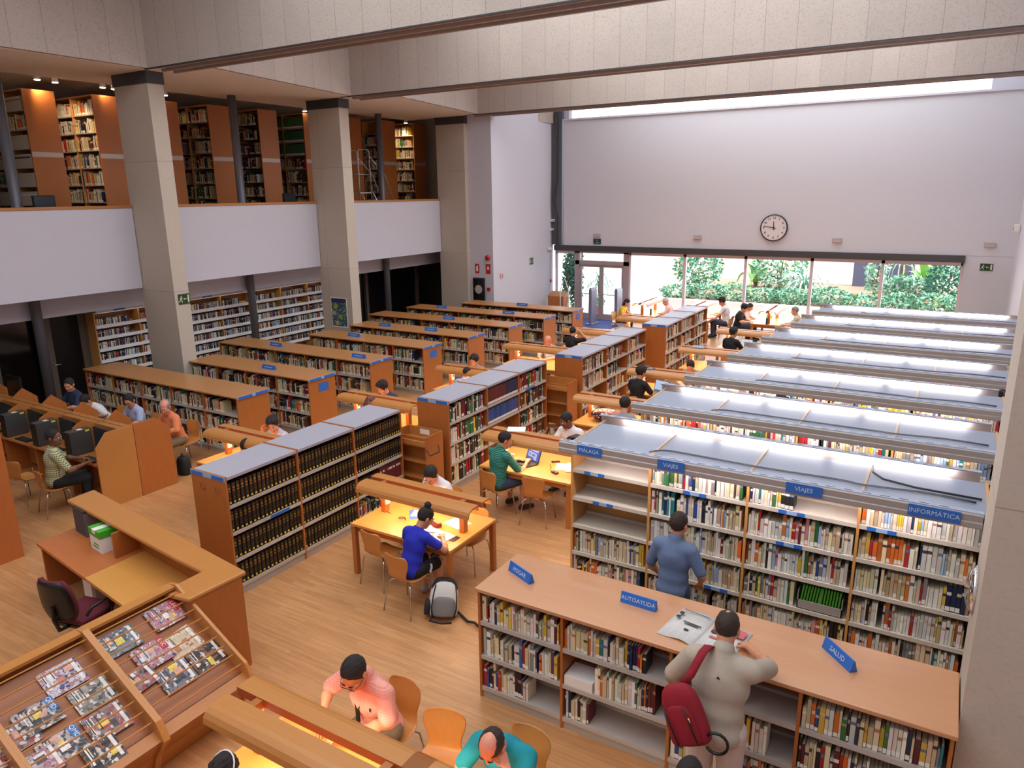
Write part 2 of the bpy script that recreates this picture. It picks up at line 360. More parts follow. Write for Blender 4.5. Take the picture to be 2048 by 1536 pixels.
# ------------------------------------------------------------------ bookcases
rng = random.Random(7)
ORD = ['first','second','third','fourth','fifth','sixth','seventh','eighth','ninth','tenth','eleventh','twelfth','thirteenth','fourteenth','fifteenth','sixteenth','seventeenth','eighteenth','nineteenth','twentieth','twenty-first','twenty-second','twenty-third','twenty-fourth','twenty-fifth','twenty-sixth','twenty-seventh','twenty-eighth','twenty-ninth','thirtieth','thirty-first','thirty-second','thirty-third','thirty-fourth','thirty-fifth','thirty-sixth','thirty-seventh','thirty-eighth','thirty-ninth','fortieth','forty-first','forty-second']
def bookcase(name, label, cat, group, loc, rz, xs, depth, H, zs, top, body, shelfm, double=True, plinth=0.12, both=False, endlabels=True, backm=None):
    """xs: upright positions along the length; zs: heights of the shelf tops; front faces local -Y"""
    t = empty(name, loc, rz, label, cat, group)
    backm = backm or body
    w = 0.026
    for i, x in enumerate(xs):
        nm = 'end_panel' if i in (0, len(xs)-1) else 'divider'
        top_h = H if top == 'grey' else H-0.032
        MB().box(x-w/2, x+w/2, 0, depth, 0, top_h).build(nm, body, t)
    if top == 'wood':
        MB().box(xs[0]-0.03, xs[-1]+0.03, -0.03, depth+0.03, H-0.032, H).build('top_panel', M['wtop'], t, bevel=0.006)
    elif top == 'counter':
        MB().box(xs[0]-0.03, xs[-1]+0.03, -0.03, depth+0.03, H-0.04, H).build('top_panel', M['wtop_front'], t, bevel=0.008)
    else:
        for a, b in zip(xs[:-1], xs[1:]):
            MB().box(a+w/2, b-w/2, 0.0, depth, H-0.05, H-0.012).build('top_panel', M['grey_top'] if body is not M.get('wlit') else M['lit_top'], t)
    mid = depth/2 if double else depth-0.02
    for a, b in zip(xs[:-1], xs[1:]):
        MB().box(a+w/2, b-w/2, mid-0.008, mid+0.008, plinth, H-0.05).build('back_panel', backm, t)
        p = MB().box(a+w/2, b-w/2, 0.015, depth-0.015 if double else depth-0.02, 0, plinth-0.02)
        p.build('plinth', M['plinth'], t)
        for z in zs:
            s = MB().box(a+w/2, b-w/2, 0.006, mid-0.008, z-0.022, z).box(a+w/2, b-w/2, 0.0, 0.006, z-0.04, z+0.004)
            s.box(a+w/2, b-w/2, mid-0.05, mid-0.012, z, z+0.03)
            if double: s.box(a+w/2, b-w/2, mid+0.008, depth-0.006, z-0.022, z).box(a+w/2, b-w/2, depth-0.006, depth, z-0.04, z+0.004)
            s.build('shelf', shelfm, t)
    return t
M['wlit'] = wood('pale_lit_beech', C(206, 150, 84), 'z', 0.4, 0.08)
# ---- books: unit volume with spine on local -Y, pages seen on top
def book_unit(kind):
    b = MB()
    c = 0.09
    if kind == 0: zz = [0, .03, .20, .62, .74, 1]; mm = [0, 2, 0, 3, 0]
    elif kind == 1: zz = [0, .70, .82, 1]; mm = [0, 3, 0]
    elif kind == 2: zz = [0, .04, .20, 1]; mm = [0, 2, 0]
    else: zz = [0, 1]; mm = [0]
    for z0, z1, k in zip(zz[:-1], zz[1:], mm): b.add([(-.5, 0, z0), (.5, 0, z0), (.5, 0, z1), (-.5, 0, z1)], [(0, 1, 2, 3)], k)
    if kind == 3:
        for x0, x1, z0, z1, k in ((-.22, .22, .05, .14, 2), (-.30, .30, .60, .66, 3), (-.26, .26, .72, .82, 3), (-.32, .32, .30, .312, 3), (-.32, .32, .90, .912, 3)): b.add([(x0, -.012, z0), (x1, -.012, z0), (x1, -.012, z1), (x0, -.012, z1)], [(0, 1, 2, 3)], k)
        b.v = [(x, y+(.035 if abs(x) > .4 and y == 0 else 0), z) for x, y, z in b.v]
        b.add([(-.5, .035, 0), (-.3, -.008, 0), (-.3, -.008, 1), (-.5, .035, 1)], [(0, 1, 2, 3)], 0); b.add([(.3, -.008, 0), (.5, .035, 0), (.5, .035, 1), (.3, -.008, 1)], [(0, 1, 2, 3)], 0); b.add([(-.3, -.008, 0), (.3, -.008, 0), (.3, -.008, 1), (-.3, -.008, 1)], [(0, 1, 2, 3)], 0)
    b.add([(-.5, 0, 0), (-.5, 1, 0), (-.5, 1, 1), (-.5, 0, 1)], [(3, 2, 1, 0)], 0)
    b.add([(.5, 0, 0), (.5, 1, 0), (.5, 1, 1), (.5, 0, 1)], [(0, 1, 2, 3)], 0)
    b.add([(-.5, 0, 0), (.5, 0, 0), (.5, 1, 0), (-.5, 1, 0)], [(3, 2, 1, 0)], 0)
    b.add([(-.5, 1, 0), (.5, 1, 0), (.5, 1, 1), (-.5, 1, 1)], [(1, 0, 3, 2)], 1)
    # top: cover edges and recessed pages
    b.add([(-.5, 0, 1), (-.5+c, c*.4, 1), (-.5+c, 1, 1), (-.5, 1, 1)], [(0, 1, 2, 3)], 0)
    b.add([(.5, 0, 1), (.5-c, c*.4, 1), (.5-c, 1, 1), (.5, 1, 1)], [(3, 2, 1, 0)], 0)
    b.add([(-.5, 0, 1), (.5, 0, 1), (.5-c, c*.4, 1), (-.5+c, c*.4, 1)], [(0, 1, 2, 3)], 0)
    b.add([(-.5+c, c*.4, .985), (.5-c, c*.4, .985), (.5-c, 1, .985), (-.5+c, 1, .985)], [(0, 1, 2, 3)], 1)
    return b
def bookmat(name, mode):
    m = bpy.data.materials.new(name); m.use_nodes = True; nt = m.node_tree; b = nt.nodes['Principled BSDF']; b.inputs['Roughness'].default_value = 0.45
    oi = N(nt, 'ShaderNodeObjectInfo')
    if mode == 'cover': nt.links.new(oi.outputs['Color'], b.inputs['Base Color'])
    else:
        rp = N(nt, 'ShaderNodeValToRGB'); rp.color_ramp.interpolation = 'CONSTANT'
        cols = [C(226, 220, 206), C(64, 60, 62), C(200, 186, 156), C(170, 120, 96), C(232, 226, 214), C(96, 112, 140), C(214, 204, 184), C(150, 140, 128)]
        el = rp.color_ramp.elements
        while len(el) < len(cols): el.new(0.5)
        for i, cc in enumerate(cols): el[i].position = i/len(cols); el[i].color = cc
        nt.links.new(oi.outputs['Random'], rp.inputs[0]); nt.links.new(rp.outputs[0], b.inputs['Base Color'])
    return m
BM = [bookmat('book_cover', 'cover'), mat('book_pages', C(214, 200, 172), 0.8), mat('call_number_label', C(238, 234, 224), 0.6), bookmat('book_title_panel', 'title')]
GM = [mat('black_binding', C(30, 25, 22), 0.42), mat('black_edge_pages', C(44, 36, 30), 0.6), mat('yellow_spine_tag', C(228, 208, 64), 0.5), mat('dull_gilt', C(150, 118, 52), 0.4, 0.4)]
UNITS = []
for k in range(3):
    o = book_unit(k).build('book', BM); UNITS.append(o.data); bpy.data.objects.remove(o)
o = book_unit(3).build('bound_volume', GM); VOLM = o.data; bpy.data.objects.remove(o)
CN = {'white': (226, 222, 212), 'cream': (214, 198, 160), 'beige': (196, 172, 132), 'red': (176, 40, 40), 'orange': (214, 110, 44), 'yellow': (222, 184, 66), 'green': (58, 112, 66), 'teal': (34, 120, 124), 'blue': (44, 82, 150), 'pale blue': (150, 176, 204), 'navy': (34, 40, 78), 'black': (30, 28, 30), 'grey': (140, 136, 134), 'brown': (104, 66, 44), 'maroon': (96, 30, 40), 'purple': (92, 62, 120), 'pink': (208, 140, 150)}
PAL = {
 'front': ['white']*12+['cream']*11+['beige']*3+['red']*2+['orange']*3+['yellow']*2+['green', 'teal', 'blue', 'pale blue', 'pale blue', 'navy', 'navy', 'black', 'black', 'grey', 'brown', 'maroon', 'purple'],
 'lit': ['white']*18+['cream']*11+['beige']*3+['red']*2+['orange']*2+['yellow']*3+['teal', 'green', 'blue', 'pale blue', 'pale blue', 'pale blue', 'navy', 'black', 'black', 'grey', 'grey', 'pink', 'maroon'],
 'rows': ['cream']*10+['white']*5+['beige']*7+['brown']*4+['maroon']*3+['black']*6+['navy']*2+['red']*2+['green', 'green', 'grey', 'grey', 'teal', 'orange', 'yellow'],
 'ref': ['red']*3+['maroon']*3+['brown']*3+['green']*3+['navy']*3+['cream']*3+['white']*2+['black']*5+['grey', 'yellow', 'teal'],
 'media': ['white']*5+['pale blue']*3+['grey']*5+['black']*7+['navy']*3+['maroon']*2+['red', 'orange', 'cream', 'cream', 'brown'],
}
def fill(x0, x1, hmax, pal, full=1.0, tmin=0.014, tmax=0.042, r=rng, hmin=0.62, runs=True):
    out = []; x = x0+0.008; end = x0+(x1-x0)*full-0.012
    while True:
        col = r.choice(PAL[pal]); h = hmax*r.uniform(hmin, 0.97); t = r.uniform(tmin, tmax); n = 1
        if runs and r.random() < 0.10: n = r.randint(2, 5)
        ok = False
        for _ in range(n):
            if x+t > end: break
            out.append((x+t/2, t*0.94, h, col, r.randrange(3), r.uniform(0.0, 0.02))); x += t+0.0015; ok = True
        if not ok: break
        if r.random() < 0.02: x += r.uniform(0.01, 0.05)
    return out
def vary(col, r=rng):
    a, b, c = CN[col]; k = r.uniform(0.85, 1.1); j = lambda v: max(0, min(255, v*k+r.uniform(-8, 8)))
    return C(j(a), j(b), j(c))
STUFF = []   # every book past the three hundred that show largest: world-space boxes with a colour
def put_books(frame, books, z, mode, ynose=0.012, depth=0.19, lab=None, group=None):
    """frame: Matrix of the case; mode: 'own' for individual books, 'stuff' for the mass, 'volume' for the black set"""
    for i, (x, t, h, col, k, dy) in enumerate(books):
        L = frame @ Vector((x, ynose+dy, z+0.001))
        rz = frame.to_euler().z
        if mode == 'stuff': STUFF.append((L, rz, t, depth, h, vary(col), k)); continue
        me = VOLM if mode == 'volume' else UNITS[k]
        o = bpy.data.objects.new('bound_volume' if mode == 'volume' else 'book', me); COL.objects.link(o)
        o.location = L; o.rotation_euler = (0, 0, rz); o.scale = (t, depth, h); o.color = vary(col)
        tag(o, lab(i, col), 'encyclopedia volume' if mode == 'volume' else 'book', group)
def frame_of(loc, rz): return Matrix.Translation(loc) @ Matrix.Rotation(rz, 4, 'Z')
LV = {3: ['top', 'middle', 'bottom'], 4: ['top', 'second', 'third', 'bottom'], 5: ['top', 'second', 'third', 'fourth', 'bottom'], 6: ['top', 'second', 'third', 'fourth', 'fifth', 'bottom']}
# ---- low bookcase in front (three sign stands on it)
FXS = [-3.66, -2.74, -1.69, -0.64, 0.385]
floc = (0, 5.37, 0)
front = bookcase('low_bookcase', 'long low bookcase with three blue sign stands and a newspaper on top', 'bookcase', None, floc, 0, FXS, 0.78, 1.25, (0.875, 0.49, 0.125), 'counter', M['wz'], M['steel'])
ffull = [(1, 1, .62), (.80, .86, .27), (1, 1, 1), (1, 1, 1)]
for b in range(4):
    for l, z in enumerate((0.875, 0.49, 0.125)):
        fl = ffull[b][l]
        x0, x1 = FXS[b]+.014, FXS[b+1]-.014
        if b == 1 and l == 1:
            bx = tag(MB().box(x0+.01, x0+.30, .012, .25, 0, .10).build('file_box', M['paper']), 'flat white box file lying on the middle shelf of the low bookcase', 'box')
            bx.location = (0, 5.37, z+.001); x0 += .31
        if b == 2 and l == 0: parts = [(x0, x0+.30), ]
        elif b == 2 and l == 1: parts = [(x0, x0+.22), (x0+.45, x0+.86)]
        else: parts = [(x0, x1)]
        bk = []
        for (a, c) in parts: bk += fill(a, c, 0.31 if l else 0.285, 'front', fl)
        if b == 2 and l == 0: bk += fill(x0+.46, x0+.60, 0.285, 'front')
        put_books(frame_of(floc, 0), bk, z, 'own', 0.015, 0.17,
            lambda i, col, b=b, l=l: '%s book, %s from the aisle end, %s shelf, %s bay of the low bookcase' % (col, ORD[i], LV[3][l], ORD[b]), 'books in the low bookcase')
n_front = len([o for o in COL.objects if o.name.split('.')[0] == 'book'])
# ---- seven tall cases with light hoods
LIT = [(-3.67, 7.45), (-3.53, 9.36), (-3.40, 11.25), (-3.23, 13.12), (-3.06, 15.05), (-2.87, 17.0), (-2.75, 18.9)]
ZL = (1.79, 1.43, 1.07, 0.71, 0.35)
def hood_light(t, x0, x1, y, sgn, tubes):
    """sgn -1: hood beyond the front edge, +1: beyond the back edge"""
    h = MB()
    prof = [(y, 2.06), (y-0.005*sgn*-1, 2.175), (y-sgn*0.015, 2.185), (y-sgn*0.075, 2.19), (y-sgn*0.075, 2.18), (y-sgn*0.015, 2.17), (y-sgn*0.015, 2.06)]
    if sgn > 0: prof = prof[::-1]
    h.prism(prof, x0, x1, 'x', 0)
    h.prism([(y, 2.115), (y+sgn*0.012, 2.105), (y+sgn*0.012, 2.06), (y, 2.05)], x0, x1, 'x', 0)
    hd = h.build('light_hood', M['hoodmetal'], t)
    f = MB().box(x0, x1, min(y-sgn*0.015, y-sgn*0.075), max(y-sgn*0.015, y-sgn*0.075), 2.185, 2.194)
    f.build('hood_flange', M['hoodflange'], hd)
    s = MB(); k = int((x1-x0)/0.16)
    for i in range(k-1): s.box(x0+.04+i*.16, x0+.12+i*.16, y-sgn*0.052, y-sgn*0.038, 2.194, 2.1955)
    s.box(x0+.02, x1-.02, y-sgn*0.046, y-sgn*0.044, 2.194, 2.1945)
    s.build('vent_grille', M['slot'], hd)
    for a, b in tubes:
        yy = y-sgn*0.062
        T = MB().tube([(a, yy, 2.150), (b, yy, 2.150)], 0.014, 10)
        T.build('fluorescent_tube', M['tube'], hd, smooth=True)
for n, (xl, yf) in enumerate(LIT):
    xs = [xl, xl+0.98, xl+2.07, xl+3.15, xl+4.2]
    D = 0.86
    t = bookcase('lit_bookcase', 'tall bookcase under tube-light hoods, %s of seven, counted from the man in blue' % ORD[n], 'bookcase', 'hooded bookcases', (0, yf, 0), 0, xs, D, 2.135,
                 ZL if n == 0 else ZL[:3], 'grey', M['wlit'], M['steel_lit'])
    for sg, yy in ((-1, -0.19), (1, D+0.19)):
        hood_light(t, xl-0.08, xl+4.15, yy, sg, [(xl+.25+i*1.25, xl+1.40+i*1.25) for i in range(3)])
    for x in xs[:-1]:
        br = MB()
        br.box(x-.008, x+.008, -.18, D+.18, 2.126, 2.136)
        br.tube([(x+.02, -.15, 2.13), (x+.02, -.11, 2.16), (x+.02, -.11, 2.2)], 0.007, 6)
        br.build('hood_bracket', M['hoodmetal'], t)
    # cable lying on the case tops
    cx = xl+1.0
    pts = [(cx, -.08, 2.20), (cx+.03, .05, 2.18), (cx+.12, .20, 2.148), (cx+.35, .22, 2.143), (cx+1.1, .19+.02*(n % 3), 2.143), (cx+1.9, .22-.02*(n % 2), 2.143), (cx+2.15, .18, 2.147), (cx+2.7, .26, 2.143), (cx+3.15, .22, 2.143)]
    sm = []
    for i in range(len(pts)-1):
        for q in range(6):
            u = q/6.0; P = [Vector(pts[max(i-1, 0)]), Vector(pts[i]), Vector(pts[i+1]), Vector(pts[min(i+2, len(pts)-1)])]
            sm.append(0.5*((2*P[1])+(-P[0]+P[2])*u+(2*P[0]-5*P[1]+4*P[2]-P[3])*u*u+(-P[0]+3*P[1]-3*P[2]+P[3])*u**3))
    c = MB().tube(sm, 0.011, 6).build('power_cable', M['cable'], smooth=True); c.location = (0, yf, 0)
    tag(c, 'dark power cable along the top of %s hooded bookcase counted from the man in blue' % ORD[n], 'cable')
    if n == 0:
        c = MB().tube([(xl+3.17, .78, 2.15), (xl+3.19, .6, 2.145), (xl+3.3, .45, 2.143), (xl+3.6, .36, 2.143), (xl+4.15, .33, 2.143)], 0.011, 6).build('power_cable', M['cable'], smooth=True); c.location = (0, yf, 0)
        tag(c, 'short dark power cable by the pillar end of the travel bookcase top', 'cable')
    fr = frame_of((0, yf, 0), 0)
    own = 0
    for b in range(4):
        for l, z in enumerate(ZL):
            if n > 0 and l > 1: continue
            x0, x1 = xs[b]+.014, xs[b+1]-.014
            if n == 0 and b == 0 and l < 2: continue
            if n == 0 and b == 0 and l == 2: continue
            fl = 1.0
            segs = [(x0, x1)]
            if n == 0 and b == 2 and l == 0: segs = [(x0, x0+.5)]
            if n == 0 and b == 2 and l == 3: segs = [(x0, x0+.55)]
            bk = []
            for a, c2 in segs: bk += fill(a, c2, 0.31, 'lit', fl)
            mode = 'stuff'
            if n == 0 and (b == 3 or (b == 0 and l > 2)) and l < 5 and n_front+own+len(bk) <= 300: mode = 'own'; own += len(bk)
            put_books(fr, bk, z, mode, 0.02, 0.20, lambda i, col, b=b, l=l: '%s book, %s from the aisle end, %s shelf, %s bay of hooded travel bookcase' % (col, ORD[i], LV[5][l], ORD[b]), 'books in the hooded travel bookcase')
            if n > 0 and l == 0 and False: pass
    if n == 0:
        for txt, x in (('MÁLAGA', -3.35), ('VIAJES', -2.38), ('VIAJES', -1.02), ('INFORMÁTICA', 0.10)):
            w = .13 if len(txt) < 8 else .19
            if txt == 'VIAJES' and x > -2: w = .15
            sgn = empty('hanging_sign', (x, yf-.215, 2.135), 0, 'blue sign on the light hood reading %s, above the %s bay' % (txt, {-3.35: 'empty', -2.38: 'second', -1.02: 'third', 0.10: 'pillar-side'}[x]), 'sign', 'blue hood signs')
            MB().box(-w-.02, w+.02, -.004, .004, -.055, .055).build('sign_plate', M['blue'], sgn)
            text(txt, .062, M['letter'], sgn, (0, -.006, 0), (R(90), 0, 0))
        lb = [(0, 0, .3), (0, 1, .42), (1, 0, .48), (2, 0, .42), (2, 1, .42), (3, 0, .2), (1, 3, .75)]
        for b, l, u in lb:
            x = xs[b]+u*(xs[b+1]-xs[b]); z = ZL[l]
            MB().box(x-.13, x-.05, -.004, 0, z-.04, z+.002).box(x+.05, x+.13, -.004, 0, z-.04, z+.002).box(x-.05, x+.05, -.0035, 0, z-.04, z+.002, 1).build('shelf_label', [M['blue'], M['bluelt']], t)
# green folders in a grey magazine box on the travel bookcase
bx = empty('folder_box', (-0.80, 7.47, 0.711), 0, 'grey open box of green folders on the fourth shelf of travel bookcase', 'box')
MB().box(-.22, .22, 0, .012, 0, .10).box(-.22, -.21, 0, .22, 0, .2).box(.21, .22, 0, .22, 0, .2).box(-.22, .22, .21, .22, 0, .2).box(-.22, .22, 0, .22, 0, .008).box(-.004, .004, .012, .21, .008, .18).build('tray', M['hoodmetal'], bx)
for i in range(14):
    x = -.195+i*.0285
    o = MB().box(-.009, .009, 0, .19, 0, .265).build('folder', mat('green_card', C(70+(i*37) % 30, 150, 44), 0.5) if i < 2 else bpy.data.materials['green_card']); o.location = (-0.80+x, 7.485, 0.722); o.rotation_euler = (0, R(7 if i < 7 else 4), 0)
    tag(o, 'green card folder, %s from the aisle side in the grey box' % ORD[i], 'folder', 'green folders in the grey box')
# ---- four dark-volume / reference cases with grey tops
CASES = [(-7.44, 5.43, 3.38, 'A'), (-7.01, 9.55, 3.45, 'B'), (-6.54, 13.75, 3.72, 'C'), (-6.25, 18.15, 3.65, 'D')]
CL = ['black-volume bookcase with grey laminate top behind the L-shaped counter', 'reference bookcase of red and blue sets beside the striped-shirt man', 'half-filled grey-topped bookcase behind the empty trolley and red spines', 'grey-topped bookcase standing next to the garden window tables']
ZC = (1.255, .885, .515, .145)
for n, (x, y, Ln, nm) in enumerate(CASES):
    xs = [0, Ln*.345, Ln*.675, Ln]
    loc = (x, y, 0); rz = R(90)
    t = bookcase('reference_bookcase', CL[n], 'bookcase', 'grey-topped reference bookcases', loc, rz, xs, 0.66, 1.65, ZC, 'grey', M['wz'], M['steel'])
    MB().box(-.018, -.013, .0, .66, 1.585, 1.645).build('header_strip', M['bluelt'], t)
    for ya, yb in ((.02, .25), (.42, .64)): MB().box(-.022, -.017, ya, yb, 1.59, 1.64).build('end_label', M['blue'], t)
    if n == 0:
        for yy in (.17, .45):
            MB().tube([(-.016, yy+.045*math.cos(a*.3927), 1.44+.045*math.sin(a*.3927)) for a in range(17)], .003, 5).tube([(-.016, yy-.02, 1.42), (-.016, yy+.02, 1.46)], .004, 5).tube([(-.016, yy, 1.41), (-.016, yy+.015, 1.43)], .004, 5).build('stamp_symbol', M['hood_edge'], t)
        MB().box(.62, .95, -.004, .0, .85, .885).build('shelf_label', M['blue'], t)
    if n == 1: MB().box(2.6, 2.95, -.004, 0, 1.22, 1.26).build('shelf_label', M['blue'], t)
    fr = frame_of(loc, rz)
    for b in range(3):
        for l, z in enumerate(ZC):
            x0, x1 = xs[b]+.016, xs[b+1]-.016
            if n == 0:
                if b == 2 and l == 2:
                    bk = fill(x0, x0+.5, .27, 'rows', 1, .03, .032); bk = [(q[0], .028, .27, 'black', 3, 0) for q in bk]
                    put_books(fr, bk, z, 'volume', .02, .2, lambda i, col: 'thin black volume, %s from the counter end, third shelf, trolley-side bay of black-volume bookcase' % ORD[i], 'black encyclopedia volumes')
                    put_books(fr, [(x0+.55+i*.036, .033, .285, 'maroon', 1, 0) for i in range(14)], z, 'stuff', .02); continue
                if b == 2 and l == 3:
                    put_books(fr, fill(x0, x1, .27, 'ref', .9), z, 'stuff', .02); continue
                pitch = (x1-x0)/ (17 if b < 2 else 20); tt = pitch*.93
                bk = [(x0+pitch*(i+.5), tt, .285*rng.uniform(.985, 1.01), 'black', 3, rng.uniform(0, .008)) for i in range(17 if b < 2 else 20)]
                put_books(fr, bk, z, 'volume', .02, .22, lambda i, col, b=b, l=l: 'black gilt-tooled volume, %s from the counter end, %s shelf, %s bay of black-volume bookcase' % (ORD[i], LV[4][l], ORD[b]), 'black encyclopedia volumes')
            elif n == 1:
                if b == 1 and l < 2:
                    pit = .058; k = int((x1-x0)/pit)
                    put_books(fr, [(x0+pit*(i+.5), .054, .29 if l == 0 else .28, ('maroon' if i < k*.55 else 'navy') if l == 0 else 'blue', 2, 0) for i in range(k)], z, 'stuff', .02)
                elif b == 1: continue
                else: put_books(fr, fill(x0, x1, .33, 'ref', .95, .02, .05, hmin=.7), z, 'stuff', .02, .22)
            else:
                full = rng.choice([.95, .9, .55, .8, .7]) if n == 2 else .85
                put_books(fr, fill(x0, x1, .32, 'rows', full), z, 'stuff', .02, .2)
# ---- seven low rows with wooden tops
ROWS = [(-16.85, -11.66, 8.955), (-15.45, -11.47, 10.64), (-16.75, -11.43, 12.53), (-15.35, -11.36, 14.45), (-15.40, -11.13, 16.15), (-16.3, -10.96, 18.0), (-15.0, -10.60, 21.45)]
ROWS.insert(6, (-16.15, -10.77, 19.78))
RL = ['directly behind the study carrels', 'abutting the first column', 'with sign above the second bay behind', 'abutting the second column by the poster', 'fifth from the study carrels', 'sixth from the study carrels', 'seventh from the study carrels', 'standing closest to the white flank wall']
for n, (xa, xb, y) in enumerate(ROWS):
    nb = 5 if xb-xa > 4.2 else 4
    D = 0.78; xs = [xa+(xb-xa)*i/nb for i in range(nb+1)]
    t = bookcase('row_bookcase', 'wood-topped low bookcase, %s of eight rows, counted from the study carrels' % ORD[n], 'bookcase', 'wood-topped row bookcases', (0, y, 0), 0, xs, D, 1.25, (0.87, 0.49, 0.125), 'wood', M['wz'], M['steel'])
    MB().box(xb+.028, xb+.034, 0, D, 1.19, 1.25).build('header_strip', M['bluelt'], t)
    for ya, yb in ((.02, .36), (.44, .76)): MB().box(xb+.033, xb+.038, ya, yb, 1.195, 1.245).build('end_label', M['blue'], t)
    if n in (1, 3, 7): MB().box(xb+.014, xb+.02, .28, .56, .92, 1.10).build('notice_plate', M['blue'], t)
    fr = frame_of((0, y, 0), 0)
    for b in range(nb):
        for l, z in enumerate((0.87, 0.49, 0.125)):
            fl = 1.0
            if n == 0 and b == nb-1 and l == 0: fl = .62
            if rng.random() < .2: fl = rng.uniform(.7, .95)
            put_books(fr, fill(xs[b]+.014, xs[b+1]-.014, .30 if l == 0 else .32, 'rows', fl), z, 'stuff', .02, .18)
# row-top sign stands
def sign_stand(loc, rz, w, h, label, txt=None, ts=.06):
    s = empty('sign_stand', loc, rz, label, 'sign')
    MB().prism([(-.035, 0), (.035, 0), (.006, h), (-.006, h)], -w/2, w/2, 'x').build('sign_body', M['blue'], s)
    a = math.atan2(h, .029)
    if txt: text(txt, ts, M['letter'], s, (0, -.0225, h/2), (a, 0, 0))
    else: MB().add([(-w*.3, -.0263, h*.4), (w*.3, -.0263, h*.4), (w*.3, -.0195, h*.6), (-w*.3, -.0195, h*.6)], [(0, 1, 2, 3)]).build('lettering', M['bluelt'], s)
    return s
sign_stand((-3.40, 5.76, 1.251), R(-24), .36, .10, 'blue sign stand reading HOGAR, at the aisle end of the low bookcase', 'HOGAR', .06)
sign_stand((-2.17, 5.84, 1.251), R(-2), .35, .10, 'blue sign stand reading AUTOAYUDA, beside the open newspaper', 'AUTOAYUDA', .055)
sign_stand((-0.44, 5.89, 1.251), R(-46), .36, .10, 'blue sign stand reading SALUD, at the pillar end of the low bookcase', 'SALUD', .06)
from_px = [(1, -13.0, 10.95), (2, -14.9, 12.85), (2, -12.0, 12.8), (3, -14.0, 14.8), (4, -14.3, 16.45), (4, -12.6, 16.45), (5, -13.3, 18.3), (6, -14.9, 20.1), (6, -12.2, 20.05), (7, -12.7, 21.8)]
for k, (r_, x, y) in enumerate(from_px):
    sign_stand((x, y, 1.251), 0, .42, .09, 'small blue sign stand on the %s row bookcase from the carrels, %s' % (ORD[r_], 'column-side one' if k in (1, 4, 7) else ('aisle-side one' if k in (2, 5, 8) else 'its only one')))
# ---- wall shelving under the gallery
for n, (y0, y1, nb) in enumerate(((9.98, 12.3, 2), (12.55, 18.1, 5))):
    rz = R(90); loc = (-17.98, y0, 0); L = y1-y0
    xs = [L*i/nb for i in range(nb+1)]
    zz = (1.95, 1.66, 1.37, 1.08, .79, .5, .21)
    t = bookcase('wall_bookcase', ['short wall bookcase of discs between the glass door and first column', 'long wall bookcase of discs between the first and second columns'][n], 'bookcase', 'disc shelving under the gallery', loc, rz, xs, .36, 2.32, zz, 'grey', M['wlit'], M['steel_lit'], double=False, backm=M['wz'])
    MB().box(0, L, -.10, -.07, 2.30, 2.36).build('light_hood', M['white'], t)
    MB().tube([(.1, -.05, 2.31), (L-.1, -.05, 2.31)], .012).build('fluorescent_tube', mat('weak_tube', (1, 1, 1, 1), 0.5, emis=(1, .86, .62, 1), estr=5.0) if n == 0 else bpy.data.materials['weak_tube'], t)
    MB().box(.45, .75, -.105, -.1, 2.31, 2.35).build('shelf_label', M['blue'], t)
    fr = frame_of(loc, rz)
    for b in range(nb):
        for l, z in enumerate(zz[:6]):
            put_books(fr, fill(xs[b]+.02, xs[b+1]-.02, .20, 'media', rng.choice([1, 1, .8, .6]) if l < 2 else .97, .012, .026, hmin=.85), z, 'stuff', .02, .13)
    for l, z in enumerate(zz[:6]): MB().box(.02, L-.02, -.012, .0, z-.05, z+.03).build('shelf_lip', M['white'], t)
# ---- gallery bookcases with tall wooden end panels
GY = [7.7, 9.44, 11.05, 12.66, 14.33, 16.09, 17.9, 19.88, 21.73, 23.55]
for n, y in enumerate(GY[:10]):
    H = 3.62+.03*n; D = .72
    t = empty('gallery_bookcase', (-18.5, y, 3.8), 0, 'tall gallery bookcase with orange end panel, %s along the parapet from the carrel side' % ORD[n], 'bookcase', 'gallery bookcases')
    MB().box(-.03, 0, 0, D, 0, H).build('end_panel', M['wz'], t)
    MB().box(0, .004, .01, D-.01, H*.595, H*.625).build('number_strip', mat('silver_strip', C(190, 176, 166), .4, .3) if n == 0 else bpy.data.materials['silver_strip'], t)
    MB().box(-4.0, -.03, 0, D, H-.03, H).build('top_panel', M['wlit'], t)
    MB().box(-4.0, -.03, D/2-.01, D/2+.01, 0, H-.03).build('back_panel', M['wy'], t)
    for k in range(1, 5): MB().box(-k*.98-.012, -k*.98+.012, 0, D, 0, H-.03).build('divider', M['wlit'], t)
    zz = [H-.03-.42*(i+1) for i in range(8)]
    for z in zz: MB().box(-4.0, -.03, .005, D/2-.01, z-.02, z).build('shelf', M['steel'] if n != 5 else M['dark'], t)
    fr = frame_of((-18.5, y, 3.8), 0)
    for k in range(3):
        for l, z in enumerate(zz):
            x0 = -(k+1)*.98+.015; x1 = -k*.98-.04
            if n == 1 and rng.random() < .5:
                STUFF.append((fr @ Vector(((x0+x1)/2, .02, z)), 0, (x1-x0)*.8, .3, .3, C(200, 192, 176), 1)); continue
            if n == 8 and l == 0: continue
            if n in (7,) and l < 3: put_books(fr, [(x0+.05*(i+.5), .048, .34, 'white', 2, 0) for i in range(int((x1-x0)/.05))], z, 'stuff', .02, .25); continue
            if n == 6 and l < 3: put_books(fr, [(x0+.05*(i+.5), .048, .34, 'green', 2, 0) for i in range(int((x1-x0)/.05))], z, 'stuff', .02, .25); continue
            put_books(fr, fill(x0, x1, .36, 'rows' if n != 2 else 'front', rng.choice([1, .9, .75]), .02, .05), z, 'stuff', .02, .22)
